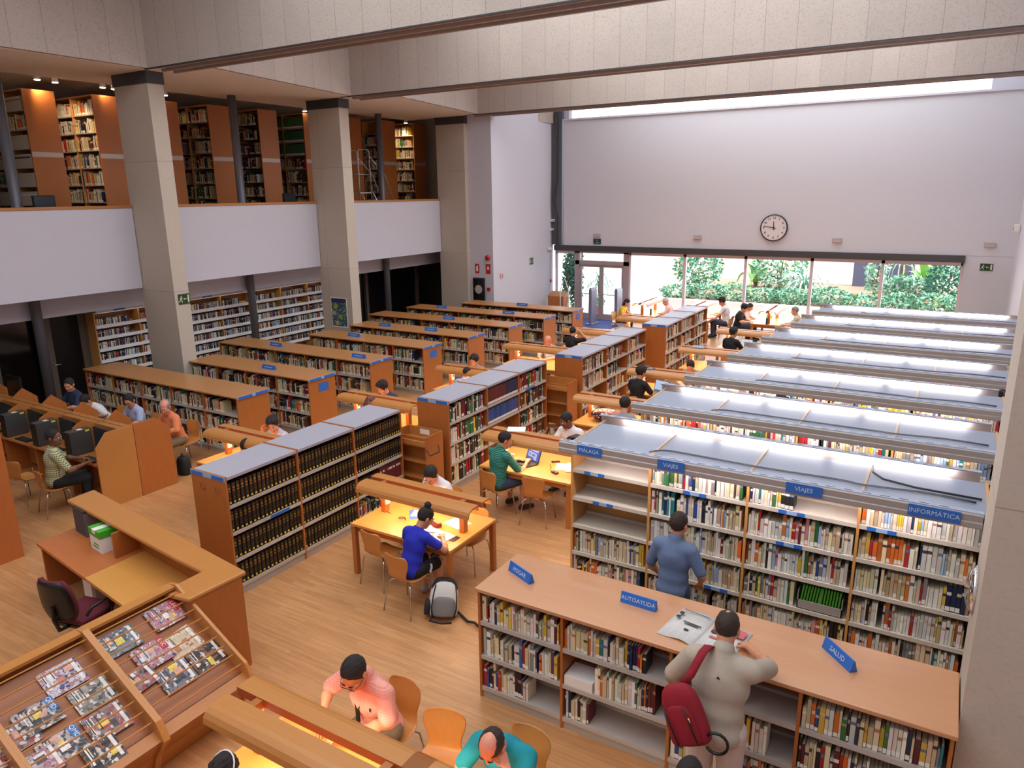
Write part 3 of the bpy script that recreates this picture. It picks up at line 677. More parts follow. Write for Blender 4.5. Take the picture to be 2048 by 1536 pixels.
def build_stuff(name, items):
    U = {k: book_unit(k) for k in range(3)}
    V, F, Cc = [], [], []
    nv = 0; vs = []; loops = []; ls = []; cols = []
    page = C(212, 198, 170); labl = C(236, 232, 222)
    tp = [C(226, 220, 206), C(64, 60, 62), C(200, 186, 156), C(170, 120, 96), C(232, 226, 214), C(96, 112, 140)]
    ua = {k: (np.array(u.v), u.f, u.m) for k, u in U.items()}
    for (L, rz, t, d, h, col, k) in items:
        P, f, mm = ua[k]
        Q = P*np.array([t, d, h]); c, s = math.cos(rz), math.sin(rz)
        Q = np.stack([Q[:, 0]*c-Q[:, 1]*s+L[0], Q[:, 0]*s+Q[:, 1]*c+L[1], Q[:, 2]+L[2]], 1)
        vs.append(Q); title = rng.choice(tp)
        for q, mi in zip(f, mm):
            loops += [i+nv for i in q]
            cols += [(col, page, labl, title)[mi]]*4
        nv += len(P)
    me = bpy.data.meshes.new(name); V = np.concatenate(vs).astype(np.float32)
    nf = len(loops)//4
    me.vertices.add(len(V)); me.vertices.foreach_set('co', V.ravel())
    me.loops.add(len(loops)); me.loops.foreach_set('vertex_index', np.array(loops, np.int32))
    me.polygons.add(nf); me.polygons.foreach_set('loop_start', np.arange(0, nf*4, 4, dtype=np.int32))
    me.update(calc_edges=True)
    ca = me.color_attributes.new('binding', 'FLOAT_COLOR', 'CORNER'); ca.data.foreach_set('color', np.array(cols, np.float32).ravel())
    m_ = bpy.data.materials.new('book_bindings'); m_.use_nodes = True; nt = m_.node_tree; at = N(nt, 'ShaderNodeVertexColor'); at.layer_name = 'binding'
    nt.links.new(at.outputs[0], nt.nodes['Principled BSDF'].inputs['Base Color']); nt.nodes['Principled BSDF'].inputs['Roughness'].default_value = .5
    me.materials.append(m_)
    o = bpy.data.objects.new(name, me); COL.objects.link(o); return o
o = build_stuff('shelved_books', STUFF)
tag(o, 'all the further books and discs standing on the shelves of the hall', 'books', None, 'stuff')
print('BOOKS own', len([o for o in COL.objects if o.name.split('.')[0] == 'book']), 'volumes', len([o for o in COL.objects if o.name.startswith('bound_volume')]), 'stuff', len(STUFF))
# ------------------------------------------------------------------ tables, lamps, chairs
def table_proto():
    t = empty('reading_table', (0, 0, 0), 0, 'x', 'table', 'beech reading tables')
    MB().box(-.82, .82, -.53, .53, .715, .75).build('table_top', M['table'], t, bevel=.004)
    a = MB()
    a.box(-.76, .76, -.47, -.45, .62, .715).box(-.76, .76, .45, .47, .62, .715).box(-.76, -.74, -.45, .45, .62, .715).box(.74, .76, -.45, .45, .62, .715)
    a.build('apron_frame', M['wx'], t)
    for x in (-.785, .785):
        for y in (-.495, .495): MB().box(x-.034, x+.034, y-.034, y+.034, 0, .715).build('leg', M['wz'], t, bevel=.004)
    return t
def lamp_proto():
    t = empty('reading_lamp', (0, 0, 0), 0, 'x', 'lamp', 'twin-hood reading lamps')
    pr = [(-.285, .335), (-.275, .385), (-.25, .42), (-.21, .443), (-.17, .45), (-.045, .45), (-.045, .375), (-.06, .375), (-.06, .43), (-.165, .43), (-.20, .425), (-.235, .405), (-.258, .375), (-.268, .335)]
    for s in (1, -1):
        p = [(s*a, b) for a, b in pr]
        h = MB().prism(p if s > 0 else p[::-1], -.93, .93, 'x').build('lamp_hood', M['hood'], t)
        MB().box(-.925, .925, s*.0445-.0008, s*.0445+.0008, .378, .448).build('hood_edge', M['hood_edge'], h)
        MB().tube([(-.8, s*.13, .385), (.8, s*.13, .385)], .013, 8).build('warm_tube', M['tubewarm'], h, smooth=True)
    for x in (-.66, .66): MB().box(x-.035, x+.035, -.045, .045, 0, .44).build('post', M['wz'], t)
    sk = MB().box(-.625, -.60, -.04, .04, .12, .33).build('socket', M['plug'], t)
    MB().box(-.60, -.592, -.018, .018, .20, .24).build('socket_hole', M['black'], sk)
    return t
TABLES = [(-3.62, 3.15, 0, 'with the pink-shirt man'), (-1.93, 3.15, 0, 'with the bald man in teal'), (-5.74, 7.15, 0, 'with the woman in blue T-shirt'), (-5.42, 9.8, 0, 'with the striped-shirt man and open laptop'), (-5.12, 12.55, 0, 'with a dark floral bag on it'), (-5.05, 15.1, 0, 'with the black-shirt man and pale-screen laptop'), (-4.8, 17.85, 0, 'between the pale-screen laptop and the white-screen laptop'), (-4.67, 20.75, 0, 'with the white-screen laptop'),
  (-9.65, 7.65, 0, 'between the black-volume bookcase and first row'), (-9.27, 10.43, 0, 'behind the black-volume bookcase'), (-9.0, 13.3, 0, 'behind the red and blue reference bookcase'), (-8.95, 16.2, 0, 'with the bald man in plaid'), (-8.6, 18.9, 0, 'with the man holding his head'), (-8.0, 21.5, 0, 'behind the grey-topped bookcase by the window'),
  (-9.4, 25.3, 90, 'at the window with the woman in yellow'), (-7.5, 25.3, 90, 'at the window with the bearded man in white'), (-5.05, 25.4, 90, 'at the window with the old man in beige')]
tp = table_proto(); lp = lamp_proto()
for i, (x, y, r, d) in enumerate(TABLES):
    lb = 'beech reading table %s' % d
    if i == 0: tp.location = (x, y, 0); tp['label'] = lb
    else: dup(tp, (x, y, 0), R(r), lb)
    lb = 'twin-hood wooden reading lamp on the table %s' % d
    if i == 0: lp.location = (x, y, .751); lp['label'] = lb
    else: dup(lp, (x, y, .751), R(r), lb)
def chair_proto():
    t = empty('plywood_chair', (0, 0, 0), 0, 'x', 'chair', 'bent plywood chairs')
    prof = [(.21, .432, .17), (.16, .447, .20), (.02, .437, .215), (-.10, .437, .20), (-.165, .455, .17), (-.195, .51, .145), (-.205, .58, .15), (-.22, .66, .185), (-.24, .75, .20), (-.252, .80, .18), (-.256, .815, .14)]
    b = MB(); nx = 9; v = []; f = []
    for (y, z, w) in prof:
        for k in range(nx):
            u = -1+2*k/(nx-1); back = max(0, min(1, (z-.5)/.2))
            v.append((u*w, y+back*.045*u*u, z+(1-back)*(.012*u*u)))
    for i in range(len(prof)-1):
        for k in range(nx-1): f.append((i*nx+k, i*nx+k+1, (i+1)*nx+k+1, (i+1)*nx+k))
    b.add(v, f); o = b.build('seat_shell', M['chair'], t, smooth=True)
    so = o.modifiers.new('ply', 'SOLIDIFY'); so.thickness = .011; so.offset = 0
    sb = o.modifiers.new('round', 'SUBSURF'); sb.levels = 1; sb.render_levels = 1
    MB().lathe([(.09, .402), (.09, .425)], 14).box(-.12, .12, -.012, .012, .408, .424).build('seat_bracket', M['chrome'], t)
    for sx in (-1, 1):
        for sy in (-1, 1):
            MB().tube([(sx*.03, sy*.05, .416), (sx*.14, sy*.13, .414), (sx*.185, sy*.165, .38), (sx*.225, sy*(.20 if sy > 0 else .23), .005)], .0085, 8).build('leg', M['chrome'], t, smooth=True)
    return t
CH = [(-5.36, 6.33, -4, 'holding the woman in blue T-shirt'), (-6.05, 6.66, -6, 'standing empty beside the woman in blue T-shirt'), (-5.27, 7.55, 178, 'standing empty across the table from the woman in blue'), (-6.0, 8.0, 176, 'holding the white-shirt man writing'),
  (-5.86, 9.20, -14, 'holding the man in green striped polo'), (-5.17, 9.30, 8, 'standing empty beside the striped-polo man'), (-5.95, 10.72, 176, 'standing empty across from the striped-polo man'), (-5.35, 10.95, 182, 'holding the man behind the black bag'),
  (-4.88, 11.98, 0, 'holding the person beside the floral bag'), (-5.6, 14.35, -4, 'holding the black-shirt man at the pale-screen laptop'), (-4.85, 16.0, 180, 'holding the man facing down behind the pale-screen laptop'), (-5.05, 19.9, -5, 'holding the black-shirt man at the white-screen laptop'), (-4.3, 18.75, 170, 'standing empty across from the notebook on the lamp'), (-4.5, 20.2, 0, 'standing empty beside the white-screen laptop'),
  (-3.78, 4.12, 176, 'holding the pink-shirt man'), (-3.17, 3.98, 196, 'standing empty and turned between pink and teal shirts'), (-2.50, 4.15, 178, 'holding the bald man in teal'), (-3.95, 2.35, 0, 'holding the person with a white headband'), (-1.12, 4.2, 180, 'holding the dark-haired person behind the standing man'),
  (-9.75, 8.45, 182, 'holding the dark-haired man in white by the first row'), (-9.6, 6.95, 0, 'holding the person in purple behind the black-volume bookcase'), (-9.65, 11.2, 180, 'holding the dark-haired person behind the lamp hood'), (-9.35, 9.85, 0, 'holding the reddish-haired person'), (-9.4, 14.05, 180, 'holding the black-haired person behind the third lamp'), (-9.1, 12.7, 0, 'holding the person in white beside the red set'), (-9.0, 17.0, 180, 'holding the bald man in plaid'), (-9.0, 18.05, 0, 'holding the man with hand on head'), (-7.95, 22.3, 175, 'standing empty by the security gates'),
  (-10.25, 24.5, -90, 'holding the woman in yellow'), (-8.45, 25.2, 90, 'holding the white-haired person'), (-6.62, 25.5, 90, 'holding the bearded man in white'), (-6.1, 24.75, -90, 'holding the black-shirt man at the window'), (-6.1, 25.55, -90, 'holding the woman in pale pink'), (-4.1, 24.7, 90, 'holding the old man in beige'), (-4.2, 25.7, 90, 'standing empty by the old man in beige'),
  (-12.25, 5.72, -12, 'holding the man in plaid shirt at the carrels'), (-13.15, 5.72, 14, 'standing empty beside the plaid-shirt man'), (-12.35, 8.25, 184, 'holding the man in orange'), (-13.45, 8.2, 180, 'holding the man in pale blue with glasses'), (-14.6, 8.2, 180, 'holding the man bowed in white'), (-15.7, 8.2, 180, 'holding the man in dark blue')]
cp_ = chair_proto()
for i, (x, y, r, d) in enumerate(CH):
    lb = 'bent plywood chair on steel legs, %s' % d
    if i == 0: cp_.location = (x, y, 0); cp_.rotation_euler = (0, 0, R(r)); cp_['label'] = lb
    else: dup(cp_, (x, y, 0), R(r), lb)
# ------------------------------------------------------------------ counter, office chair, study carrels, racks
t = empty('counter_desk', (0, 0, 0), 0, 'L-shaped wooden counter with raised ledge and lower desk', 'counter')
MB().prism([(-9.83, 4.71), (-7.05, 4.40), (-6.56, 4.36), (-6.56, 3.86), (-6.18, 3.93), (-6.14, 4.60), (-9.86, 5.10)], 1.07, 1.12, 'z').build('ledge_top', M['hood'], t, bevel=.018)
MB().prism([(-9.81, 5.03), (-6.19, 4.54), (-6.19, 4.48), (-9.81, 4.97)], 0, 1.07, 'z').build('outer_panel', M['wz'], t)
MB().prism([(-6.24, 3.96), (-6.19, 3.96), (-6.15, 4.545), (-6.2, 4.545)], 0, 1.07, 'z').build('wing_panel', M['wz'], t)
MB().prism([(-9.70, 4.20), (-8.27, 4.005), (-8.29, 4.83), (-9.72, 5.0)], .70, .74, 'z').build('desk_top', wood('reddish_beech_desk', C(186, 108, 58), 'x'), t)
MB().prism([(-8.265, 4.005), (-7.06, 3.84), (-6.56, 3.80), (-6.25, 4.0), (-6.25, 4.53), (-8.285, 4.825)], .70, .74, 'z').build('desk_top', M['table'], t)
for x, y0, y1, z1 in ((-9.69, 4.24, 4.98, .70), (-8.40, 4.46, 4.83, 1.07), (-8.3, 4.5, 4.8, .7)): MB().box(x-.015, x+.015, y0, y1, 0 if z1 < 1 else .74, z1).build('side_panel', M['wz'], t)
b = MB().box(-.17, .17, -.12, .12, 0, .33).box(-.172, .172, -.122, .122, .33, .355, 1)
for i in range(14): b.box(-.165+i*.025, -.16+i*.025, -.1225, -.12, .01, .32, 1)
o = b.box(-.08, .08, -.07, .07, .355, .362, 2).build('magazine_file', [mat('grey_file_box', C(112, 104, 102), .6), M['dark'], M['paper']]); o.location = (-9.42, 4.75, .742); o.rotation_euler = (0, 0, R(-8)); tag(o, 'dark grey ribbed file box standing on the counter desk', 'box')
b = empty('paper_box', (-8.78, 4.58, .742), R(-8), 'white and green paper carton on the counter desk', 'box')
MB().box(-.15, .15, -.12, .12, 0, .24).build('carton', M['paper'], b); MB().box(-.155, .155, -.125, .125, .20, .29).box(-.05, .05, -.126, .126, .24, .291, 1).build('lid', [mat('green_lid', C(70, 170, 50), .5), M['paper']], b)
MB().box(-.08, .08, -.122, -.12, .05, .07).box(-.05, .09, -.122, -.12, .09, .11).build('print_mark', mat('green_print', C(90, 170, 80), .6), b)
o = MB().box(-.1, .1, -.09, .09, 0, .16).box(-.101, .0, -.092, .09, .02, .17, 1).box(.02, .09, -.095, -.09, .03, .12, 2).build('supply_box', [M['paper'], mat('deep_blue_card', C(30, 60, 160), .5), M['dark']]); o.location = (-6.80, 4.27, .742); tag(o, 'blue and white supply box tucked under the counter ledge', 'box')
o = MB().box(-.11, .11, -.035, .035, 0, .03).box(-.1, .0, -.03, .03, .03, .06).lathe([(.028, .03), (.028, .05), (.01, .05)], 12, (.06, 0, 0), 1).build('tape_dispenser', [M['dark'], M['plug']]); o.location = (-6.95, 4.08, .742); o.rotation_euler = (0, 0, R(30)); tag(o, 'dark tape dispenser on the counter desk corner', 'tape dispenser')
o = MB().box(-.09, .09, -.2, .2, 0, .4).box(.09, .093, -.16, .16, .05, .36, 1).build('computer_tower', [M['plug'], M['steel']]); o.location = (-8.95, 4.55, .001); tag(o, 'white computer tower under the counter desk', 'computer')
t = empty('office_chair', (-8.0, 3.80, 0), R(14), 'maroon swivel office chair with black back at the counter desk', 'chair')
mar = mat('maroon_fabric', C(96, 26, 40), .85, noise=.1, nscale=60)
MB().prism([(-.23, -.22), (.23, -.22), (.26, .05), (.22, .24), (-.22, .24), (-.26, .05)], .46, .53, 'z').build('seat', mar, t, bevel=.025)
MB().prism([(-.22, -.21), (.22, -.21), (.24, .05), (.2, .22), (-.2, .22), (-.24, .05)], .42, .455, 'z').build('seat_pan', M['black'], t)
b = MB(); v = []; f = []
for i in range(8):
    z = .58+i*.068; w = [.17, .21, .225, .225, .22, .21, .19, .14][i]
    for k in range(7):
        u = -1+k/3.0; v.append((u*w, -.27-.004*i*i*.3+.05*u*u, z))
for i in range(7):
    for k in range(6): f.append((i*7+k, i*7+k+1, (i+1)*7+k+1, (i+1)*7+k))
o = b.add(v, f).build('backrest', [mar], t, smooth=True); so = o.modifiers.new('pad', 'SOLIDIFY'); so.thickness = .05; so.offset = 1
b = MB().add([(p[0]*1.03, p[1]-.062, p[2]) for p in v], f); o = b.build('back_shell', M['black'], t, smooth=True); so = o.modifiers.new('shell', 'SOLIDIFY'); so.thickness = .015
MB().tube([(0, -.16, .43), (0, -.32, .45), (0, -.36, .6), (0, -.35, .75)], .022).build('back_stem', M['black'], t)
MB().lathe([(.03, .08), (.03, .28), (.022, .28), (.022, .43)], 12).build('gas_column', M['black'], t)
for s in (-1, 1): MB().tube([(s*.24, .1, .45), (s*.31, .1, .5), (s*.31, .08, .68), (s*.31, -.14, .68), (s*.28, -.2, .6)], .017).build('armrest', M['black'], t, smooth=True)
for k in range(5):
    a = 2*math.pi*k/5; lg = MB().tube([(0, 0, .09), (.3*math.cos(a), .3*math.sin(a), .065)], [.03, .018]).build('base_leg', M['black'], t)
    MB().tube([(.3*math.cos(a)-.012, .3*math.sin(a), .028), (.3*math.cos(a)+.012, .3*math.sin(a), .028)], .027, 12).build('caster', M['black'], lg)
t = empty('study_carrels', (0, 0, 0), 0, 'double-sided wooden study carrel desk with peaked end panel', 'carrel desk')
poly = [(6.15, 0), (6.15, 1.06), (6.35, 1.29), (7.23, 1.31), (7.49, 1.09), (7.51, 0)]
MB().prism([(6.15, 0), (6.15, 1.06), (6.35, 1.29), (6.82, 1.30), (6.82, 0)][::-1], -11.67, -11.64, 'x').build('end_panel', M['hood'], t)
MB().prism([(6.83, 0), (6.83, 1.30), (7.23, 1.31), (7.49, 1.09), (7.51, 0)][::-1], -11.67, -11.64, 'x').build('end_panel', M['wz'], t)
for x in (-12.74, -13.82, -14.9, -15.98, -17.0):
    MB().prism([(6.25, 0), (6.25, .95), (6.42, 1.2), (6.6, 1.28), (6.82, 1.17), (7.0, 1.17), (7.2, 1.31), (7.45, 1.08), (7.45, 0)][::-1], x-.013, x+.013, 'x').build('divider', M['wz'], t)
MB().box(-17.3, -11.67, 6.79, 6.90, .6, 1.17).box(-17.3, -11.67, 6.92, 7.02, .6, 1.17).build('spine', M['wx'], t)
for k in range(5):
    a, c = -11.67-1.08*k, -12.74-1.08*k
    MB().box(c+.015, a-.015, 6.2, 6.79, .71, .74).build('desk_top', M['wx'], t); MB().box(c+.015, a-.015, 7.02, 7.5, .71, .74).build('desk_top', M['wx'], t)
    MB().box(c+.015, a-.015, 6.62, 6.64, .1, .71).build('modesty_panel', M['wx'], t)
ord_near = ['at the plaid-shirt man', 'second from the carrel end panel', 'third from the carrel end panel', 'fourth from the carrel end panel']
for k in range(4):
    x = -12.2-1.08*k
    mo = empty('monitor', (x+.06, 6.56, .741), R(-4), 'dark flat monitor in the near-side carrel, %s' % ord_near[k], 'monitor', 'carrel monitors')
    MB().box(-.27, .27, -.015, .03, .07, .48).build('screen_housing', M['black'], mo, bevel=.006)
    MB().box(-.255, .255, -.017, -.0151, .085, .465).build('screen_glass', mat('unlit_screen', C(44, 50, 56), .35) if k == 0 else bpy.data.materials['unlit_screen'], mo)
    MB().box(-.1, .1, -.06, .08, 0, .012).box(-.03, .03, .0, .03, .012, .1).build('stand', M['black'], mo)
    pc = empty('computer_tower', (-12.74-1.08*k+.115, 6.42, .741), 0, 'dark computer tower with yellow sticker on near-side carrel, %s' % ord_near[k], 'computer', 'carrel computers')
    MB().box(-.09, .09, -.19, .19, .006, .43).build('case', mat('tower_grey', C(66, 63, 64), .5) if k == 0 else bpy.data.materials['tower_grey'], pc, bevel=.006)
    MB().box(-.085, .085, -.197, -.19, .02, .42).build('front_bezel', M['black'], pc)
    MB().box(.0902, .0912, .08, .15, .385, .415).build('sticker', mat('yellow_sticker', C(220, 205, 40), .5) if k == 0 else bpy.data.materials['yellow_sticker'], pc)
    MB().box(-.03, .06, -.02, .06, .4302, .4312).build('label', M['plug'], pc)
    for q in (-1, 1): MB().box(-.08, .08, q*.15-.015, q*.15+.015, 0, .008).build('foot', M['black'], pc)
    kb = MB().box(-.2, .2, -.07, .07, 0, .02)
    for r_ in range(4): kb.box(-.185, .185, -.055+r_*.03, -.032+r_*.03, .02, .024, 1)
    kb = kb.build('keyboard', [M['black'], M['dark']]); kb.location = (x+.06, 6.32, .742); tag(kb, 'black keyboard on the near-side carrel desk, %s' % ord_near[k], 'keyboard', 'carrel keyboards')
mo = empty('monitor', (-16.6, 7.35, .741), R(180), 'black monitor at the far column end of the carrels', 'monitor')
MB().box(-.28, .28, -.015, .03, .1, .72).build('screen_housing', M['black'], mo); MB().box(-.1, .1, -.06, .08, 0, .012).box(-.03, .03, .0, .03, .012, .1).build('stand', M['black'], mo)
t = empty('end_cabinet', (-11.6, 3.6, 0), 0, 'tall wooden cabinet end at the hall edge beyond the counter', 'cabinet')
MB().box(-.5, .5, -1.0, 1.02, 0, 2.0).build('cabinet_body', wood('reddish_beech_upright', C(184, 104, 52), 'z'), t); MB().box(-.52, .52, -1.02, 1.04, 2.0, 2.03).build('cabinet_top', M['wy'], t)
# magazine racks
magm = {}
def covermat(seed, base, alt, dark):
    m_ = bpy.data.materials.new('printed_cover'); m_.use_nodes = True; nt = m_.node_tree; b = nt.nodes['Principled BSDF']; b.inputs['Roughness'].default_value = .3
    tc = N(nt, 'ShaderNodeTexCoord'); mp = N(nt, 'ShaderNodeMapping'); mp.inputs['Location'].default_value = (seed*1.7, seed*.9, 0)
    vo = N(nt, 'ShaderNodeTexVoronoi', i_Scale=34.0); nz = N(nt, 'ShaderNodeTexNoise', i_Scale=22.0, i_Detail=4.0); vo.feature = 'SMOOTH_F1'; vo.inputs['Smoothness'].default_value = .35
    nt.links.new(tc.outputs['Object'], mp.inputs[0]); nt.links.new(mp.outputs[0], vo.inputs['Vector']); nt.links.new(mp.outputs[0], nz.inputs['Vector'])
    rp = N(nt, 'ShaderNodeValToRGB'); rp.color_ramp.interpolation = 'CONSTANT'; el = rp.color_ramp.elements
    while len(el) < 5: el.new(.5)
    for i, cc in enumerate((base, alt, base, dark, C(226, 220, 214))): el[i].position = i*.2; el[i].color = cc
    sx = N(nt, 'ShaderNodeSeparateColor'); nt.links.new(vo.outputs['Color'], sx.inputs[0]); nt.links.new(sx.outputs[0], rp.inputs[0])
    mx = mixcol(nt, nz.outputs['Fac'], dark, rp.outputs[0])
    mu = N(nt, 'ShaderNodeMix', data_type='RGBA'); mu.inputs[0].default_value = .6; nt.links.new(mx, mu.inputs[6]); nt.links.new(rp.outputs[0], mu.inputs[7]); nt.links.new(mu.outputs[2], b.inputs['Base Color'])
    return m_
SL0, SL1 = Vector((-6.42, 0, 1.13)), Vector((-5.50, 0, .56))   # slope line of the rails
sd = (SL1-SL0); slen = sd.length; sdir = sd.normalized(); snor = Vector((-sdir.z, 0, sdir.x))
if snor.z < 0: snor = -snor
for k, (y0, y1) in enumerate(((3.06, 3.98), (2.12, 3.03), (1.18, 2.09))):
    t = empty('magazine_rack', (0, 0, 0), 0, 'sloped wooden magazine rack with thin rails, %s from the counter' % ORD[k], 'magazine rack', 'magazine racks')
    side = [(-6.56, 0), (-6.56, 1.17), (-6.44, 1.19), (-5.47, .61), (-5.38, .44), (-5.55, .20), (-5.62, 0)]
    for y in (y0, y1): MB().prism([(a, b) for a, b in side], y-.017, y+.017, 'y').build('side_frame', M['hood'], t, bevel=.004)
    MB().box(-6.56, -6.44, y0, y1, 1.14, 1.17).build('top_panel', M['hood'], t); MB().box(-6.56, -6.54, y0, y1, 0, 1.14).build('back_panel', M['wz'], t)
    q = [SL0-snor*.09, SL1-snor*.09]
    MB().prism([(q[0].x, q[0].z), (q[1].x, q[1].z), (q[1].x-.01, q[1].z-.015), (q[0].x-.01, q[0].z-.015)][::-1], y0, y1, 'y').build('sloped_back', wood('rack_back', C(150, 86, 42), 'y'), t)
    MB().prism([(-5.52, .50), (-5.42, .44), (-5.58, .20), (-5.65, .0), (-5.67, 0), (-5.60, .20), (-5.46, .44)][::-1], y0, y1, 'y').build('front_panel', M['wy'], t)
    for i in range(9):
        p = SL0+sdir*(slen*(.03+i*.117))+snor*.012
        MB().tube([(p.x, y0, p.z), (p.x, y1, p.z)], .0075, 6).build('rail', M['hood'], t)
def magazine(y, u, w, h, rot, seed, cols, label, mast=None, mcol=None, mside=0):
    """lies on the sloped back behind the rails; u: distance down the slope of its centre"""
    w *= 1.22; h *= 1.18
    t = empty('magazine', (0, 0, 0), 0, label, 'magazine', 'magazines in the racks')
    P = SL0+sdir*(slen*u)-snor*(.078-.004*(seed % 4)); zx = sdir; Yx = Vector((0, 1, 0))
    mtx = Matrix(((Yx.x, -zx.x, snor.x, P.x), (Yx.y, -zx.y, snor.y, y), (Yx.z, -zx.z, snor.z, P.z), (0, 0, 0, 1))) @ Matrix.Rotation(R(-rot), 4, 'Z')
    t.matrix_world = mtx
    key = cols
    if key not in magm: magm[key] = covermat(seed, *[C(*c) for c in cols])
    MB().box(-w/2, w/2, -h/2, h/2, 0, .005).build('cover', magm[key], t)
    mr = random.Random(seed); pc_ = [C(*cols[1]), C(*cols[2]), C(230, 200, 80), C(214, 160, 140), C(236, 230, 226)]
    for q in range(3):
        x0 = mr.uniform(-.44, .1)*w; y0 = mr.uniform(-.42, .15)*h; ww = mr.uniform(.18, .36)*w; hh = mr.uniform(.12, .28)*h
        kk = 'cover_ink_%d_%d' % (seed, q)
        MB().box(x0, x0+ww, y0, y0+hh, .005, .0053+.0002*q).build('cover_picture' if q < 2 else 'cover_panel', mat(kk, pc_[(q+seed) % 5], .35, noise=.35, nscale=40), t)
    for q in range(3):
        y0 = (-.40+.11*q)*h; MB().box(-.42*w, (-.42+mr.uniform(.3, .6))*w, y0, y0+.028*h, .005, .0062).build('cover_line', M['paper'] if q % 2 else M['dark'], t)
    if mast:
        MB().box(-w/2, -w/2+w*.55, h/2-.07, h/2-.004, .005, .0058).build('masthead_panel', mat('masthead', C(*mcol), .4), t)
        text(mast, .055, M['white'], t, (-w/2+w*.27, h/2-.036, .0062), (0, 0, 0), 'masthead')
    else:
        MB().box(-w/2+.01, w/2-.03, h/2-.05, h/2-.02, .005, .0056).build('cover_line', M['paper'], t); MB().box(-w/2+.02, w/2-.08, -h/2+.03, -h/2+.05, .005, .0056).build('cover_line', M['paper'], t)
    return t
GR = ((120, 130, 150), (90, 110, 100), (60, 70, 90)); PK = ((190, 120, 140), (200, 190, 200), (70, 50, 60)); CR = ((214, 200, 176), (206, 190, 160), (170, 110, 70)); DK = ((40, 34, 36), (150, 90, 50), (24, 20, 24)); WH = ((214, 206, 222), (190, 120, 120), (60, 50, 110)); GY2 = ((130, 124, 120), (160, 150, 140), (70, 64, 60)); RD = ((150, 120, 120), (180, 50, 50), (70, 60, 66)); BL = ((200, 180, 180), (60, 60, 70), (40, 36, 40))
MG = [(3.28, .16, .20, .27, 90, 1, GR, 'grey-green magazine alone high on the counter-side rack'), (3.75, .14, .21, .28, 90, 2, PK, 'celebrity magazine with red masthead at the top of counter-side rack', 'LEC', (190, 40, 60)),
 (3.42, .42, .21, .28, 90, 3, PK, 'celebrity magazine with red masthead in the middle of counter-side rack', 'LEC', (190, 40, 60)), (3.70, .46, .22, .29, 84, 4, CR, 'cream magazine with brown drawing on the counter-side rack'), (3.80, .70, .21, .28, 90, 5, DK, 'black and amber magazine low on the counter-side rack'), (3.46, .70, .22, .27, 90, 6, ((120, 116, 140), (90, 88, 100), (50, 46, 60)), 'lilac-grey magazine low on the counter-side rack'), (3.20, .56, .18, .24, 84, 7, RD, 'pink small magazine by the inner frame of the counter-side rack'),
 (2.72, .20, .22, .28, 90, 8, WH, 'white and violet magazine at the top of the second rack'), (2.82, .46, .22, .28, 90, 9, GY2, 'grey landscape magazine in the middle of the second rack'), (2.78, .73, .22, .28, 90, 10, RD, 'grey magazine with red picture low on the second rack'), (2.40, .40, .20, .28, 90, 11, BL, 'gossip magazine with blue masthead, upper one on the second rack', 'QMD', (40, 110, 180)), (2.42, .70, .20, .28, 90, 12, BL, 'gossip magazine with blue masthead, lower one on the second rack', 'QMD', (40, 110, 180)),
 (2.20, .46, .19, .27, 90, 13, RD, 'red-toned magazine by the outer frame, upper on the second rack'), (2.22, .74, .19, .27, 90, 14, PK, 'pink-toned magazine by the outer frame, lower on the second rack'), (2.62, .93, .22, .24, 90, 15, DK, 'dark magazine at the foot of the second rack'), (1.9, .5, .2, .27, 90, 16, WH, 'pale magazine on the third rack')]
for g in MG: magazine(*g)
# book trolleys
def trolley(loc, label):
    t = empty('book_trolley', loc, 0, label, 'trolley', 'wooden book trolleys')
    W_, D_, H_ = .72, .46, 1.18
    MB().box(W_/2-.02, W_/2, 0, D_, .06, H_).build('side_panel', M['wz'], t); MB().box(-W_/2, -W_/2+.02, 0, D_, .06, H_).build('side_panel', M['wz'], t)
    MB().box(-W_/2+.02, W_/2-.02, D_/2-.01, D_/2+.01, .2, H_-.1).build('back_panel', M['wx'], t)
    for z in (.18, .46, .74, 1.02): MB().box(-W_/2+.02, W_/2-.02, 0.01, D_-.01, z-.02, z).build('shelf', M['wx'], t)
    MB().box(-W_/2+.02, W_/2-.02, D_-.02, D_, 1.02, H_).build('top_rim', M['hood'], t); MB().box(-W_/2+.02, W_/2-.02, 0, .02, 1.02, 1.10).build('top_rim', M['hood'], t)
    for x in (-.3, .3):
        for y in (.06, .4): MB().tube([(x-.015, y, .04), (x+.015, y, .04)], .038, 12).build('caster', M['black'], t)
    return t
t = trolley((-7.40, 8.93, 0), 'empty wooden book trolley against the red and blue reference bookcase')
MB().tube([(.37, .0, .98), (.45, -.02, .90), (.55, .1, .95), (.40, .28, .98)], .012).build('strap', M['cable'], t); MB().box(-.1, .1, .436, .438, 1.06, 1.15).build('label_card', M['paper'], t)
trolley((-6.95, 13.15, 0), 'empty wooden book trolley against the half-filled grey-topped bookcase')
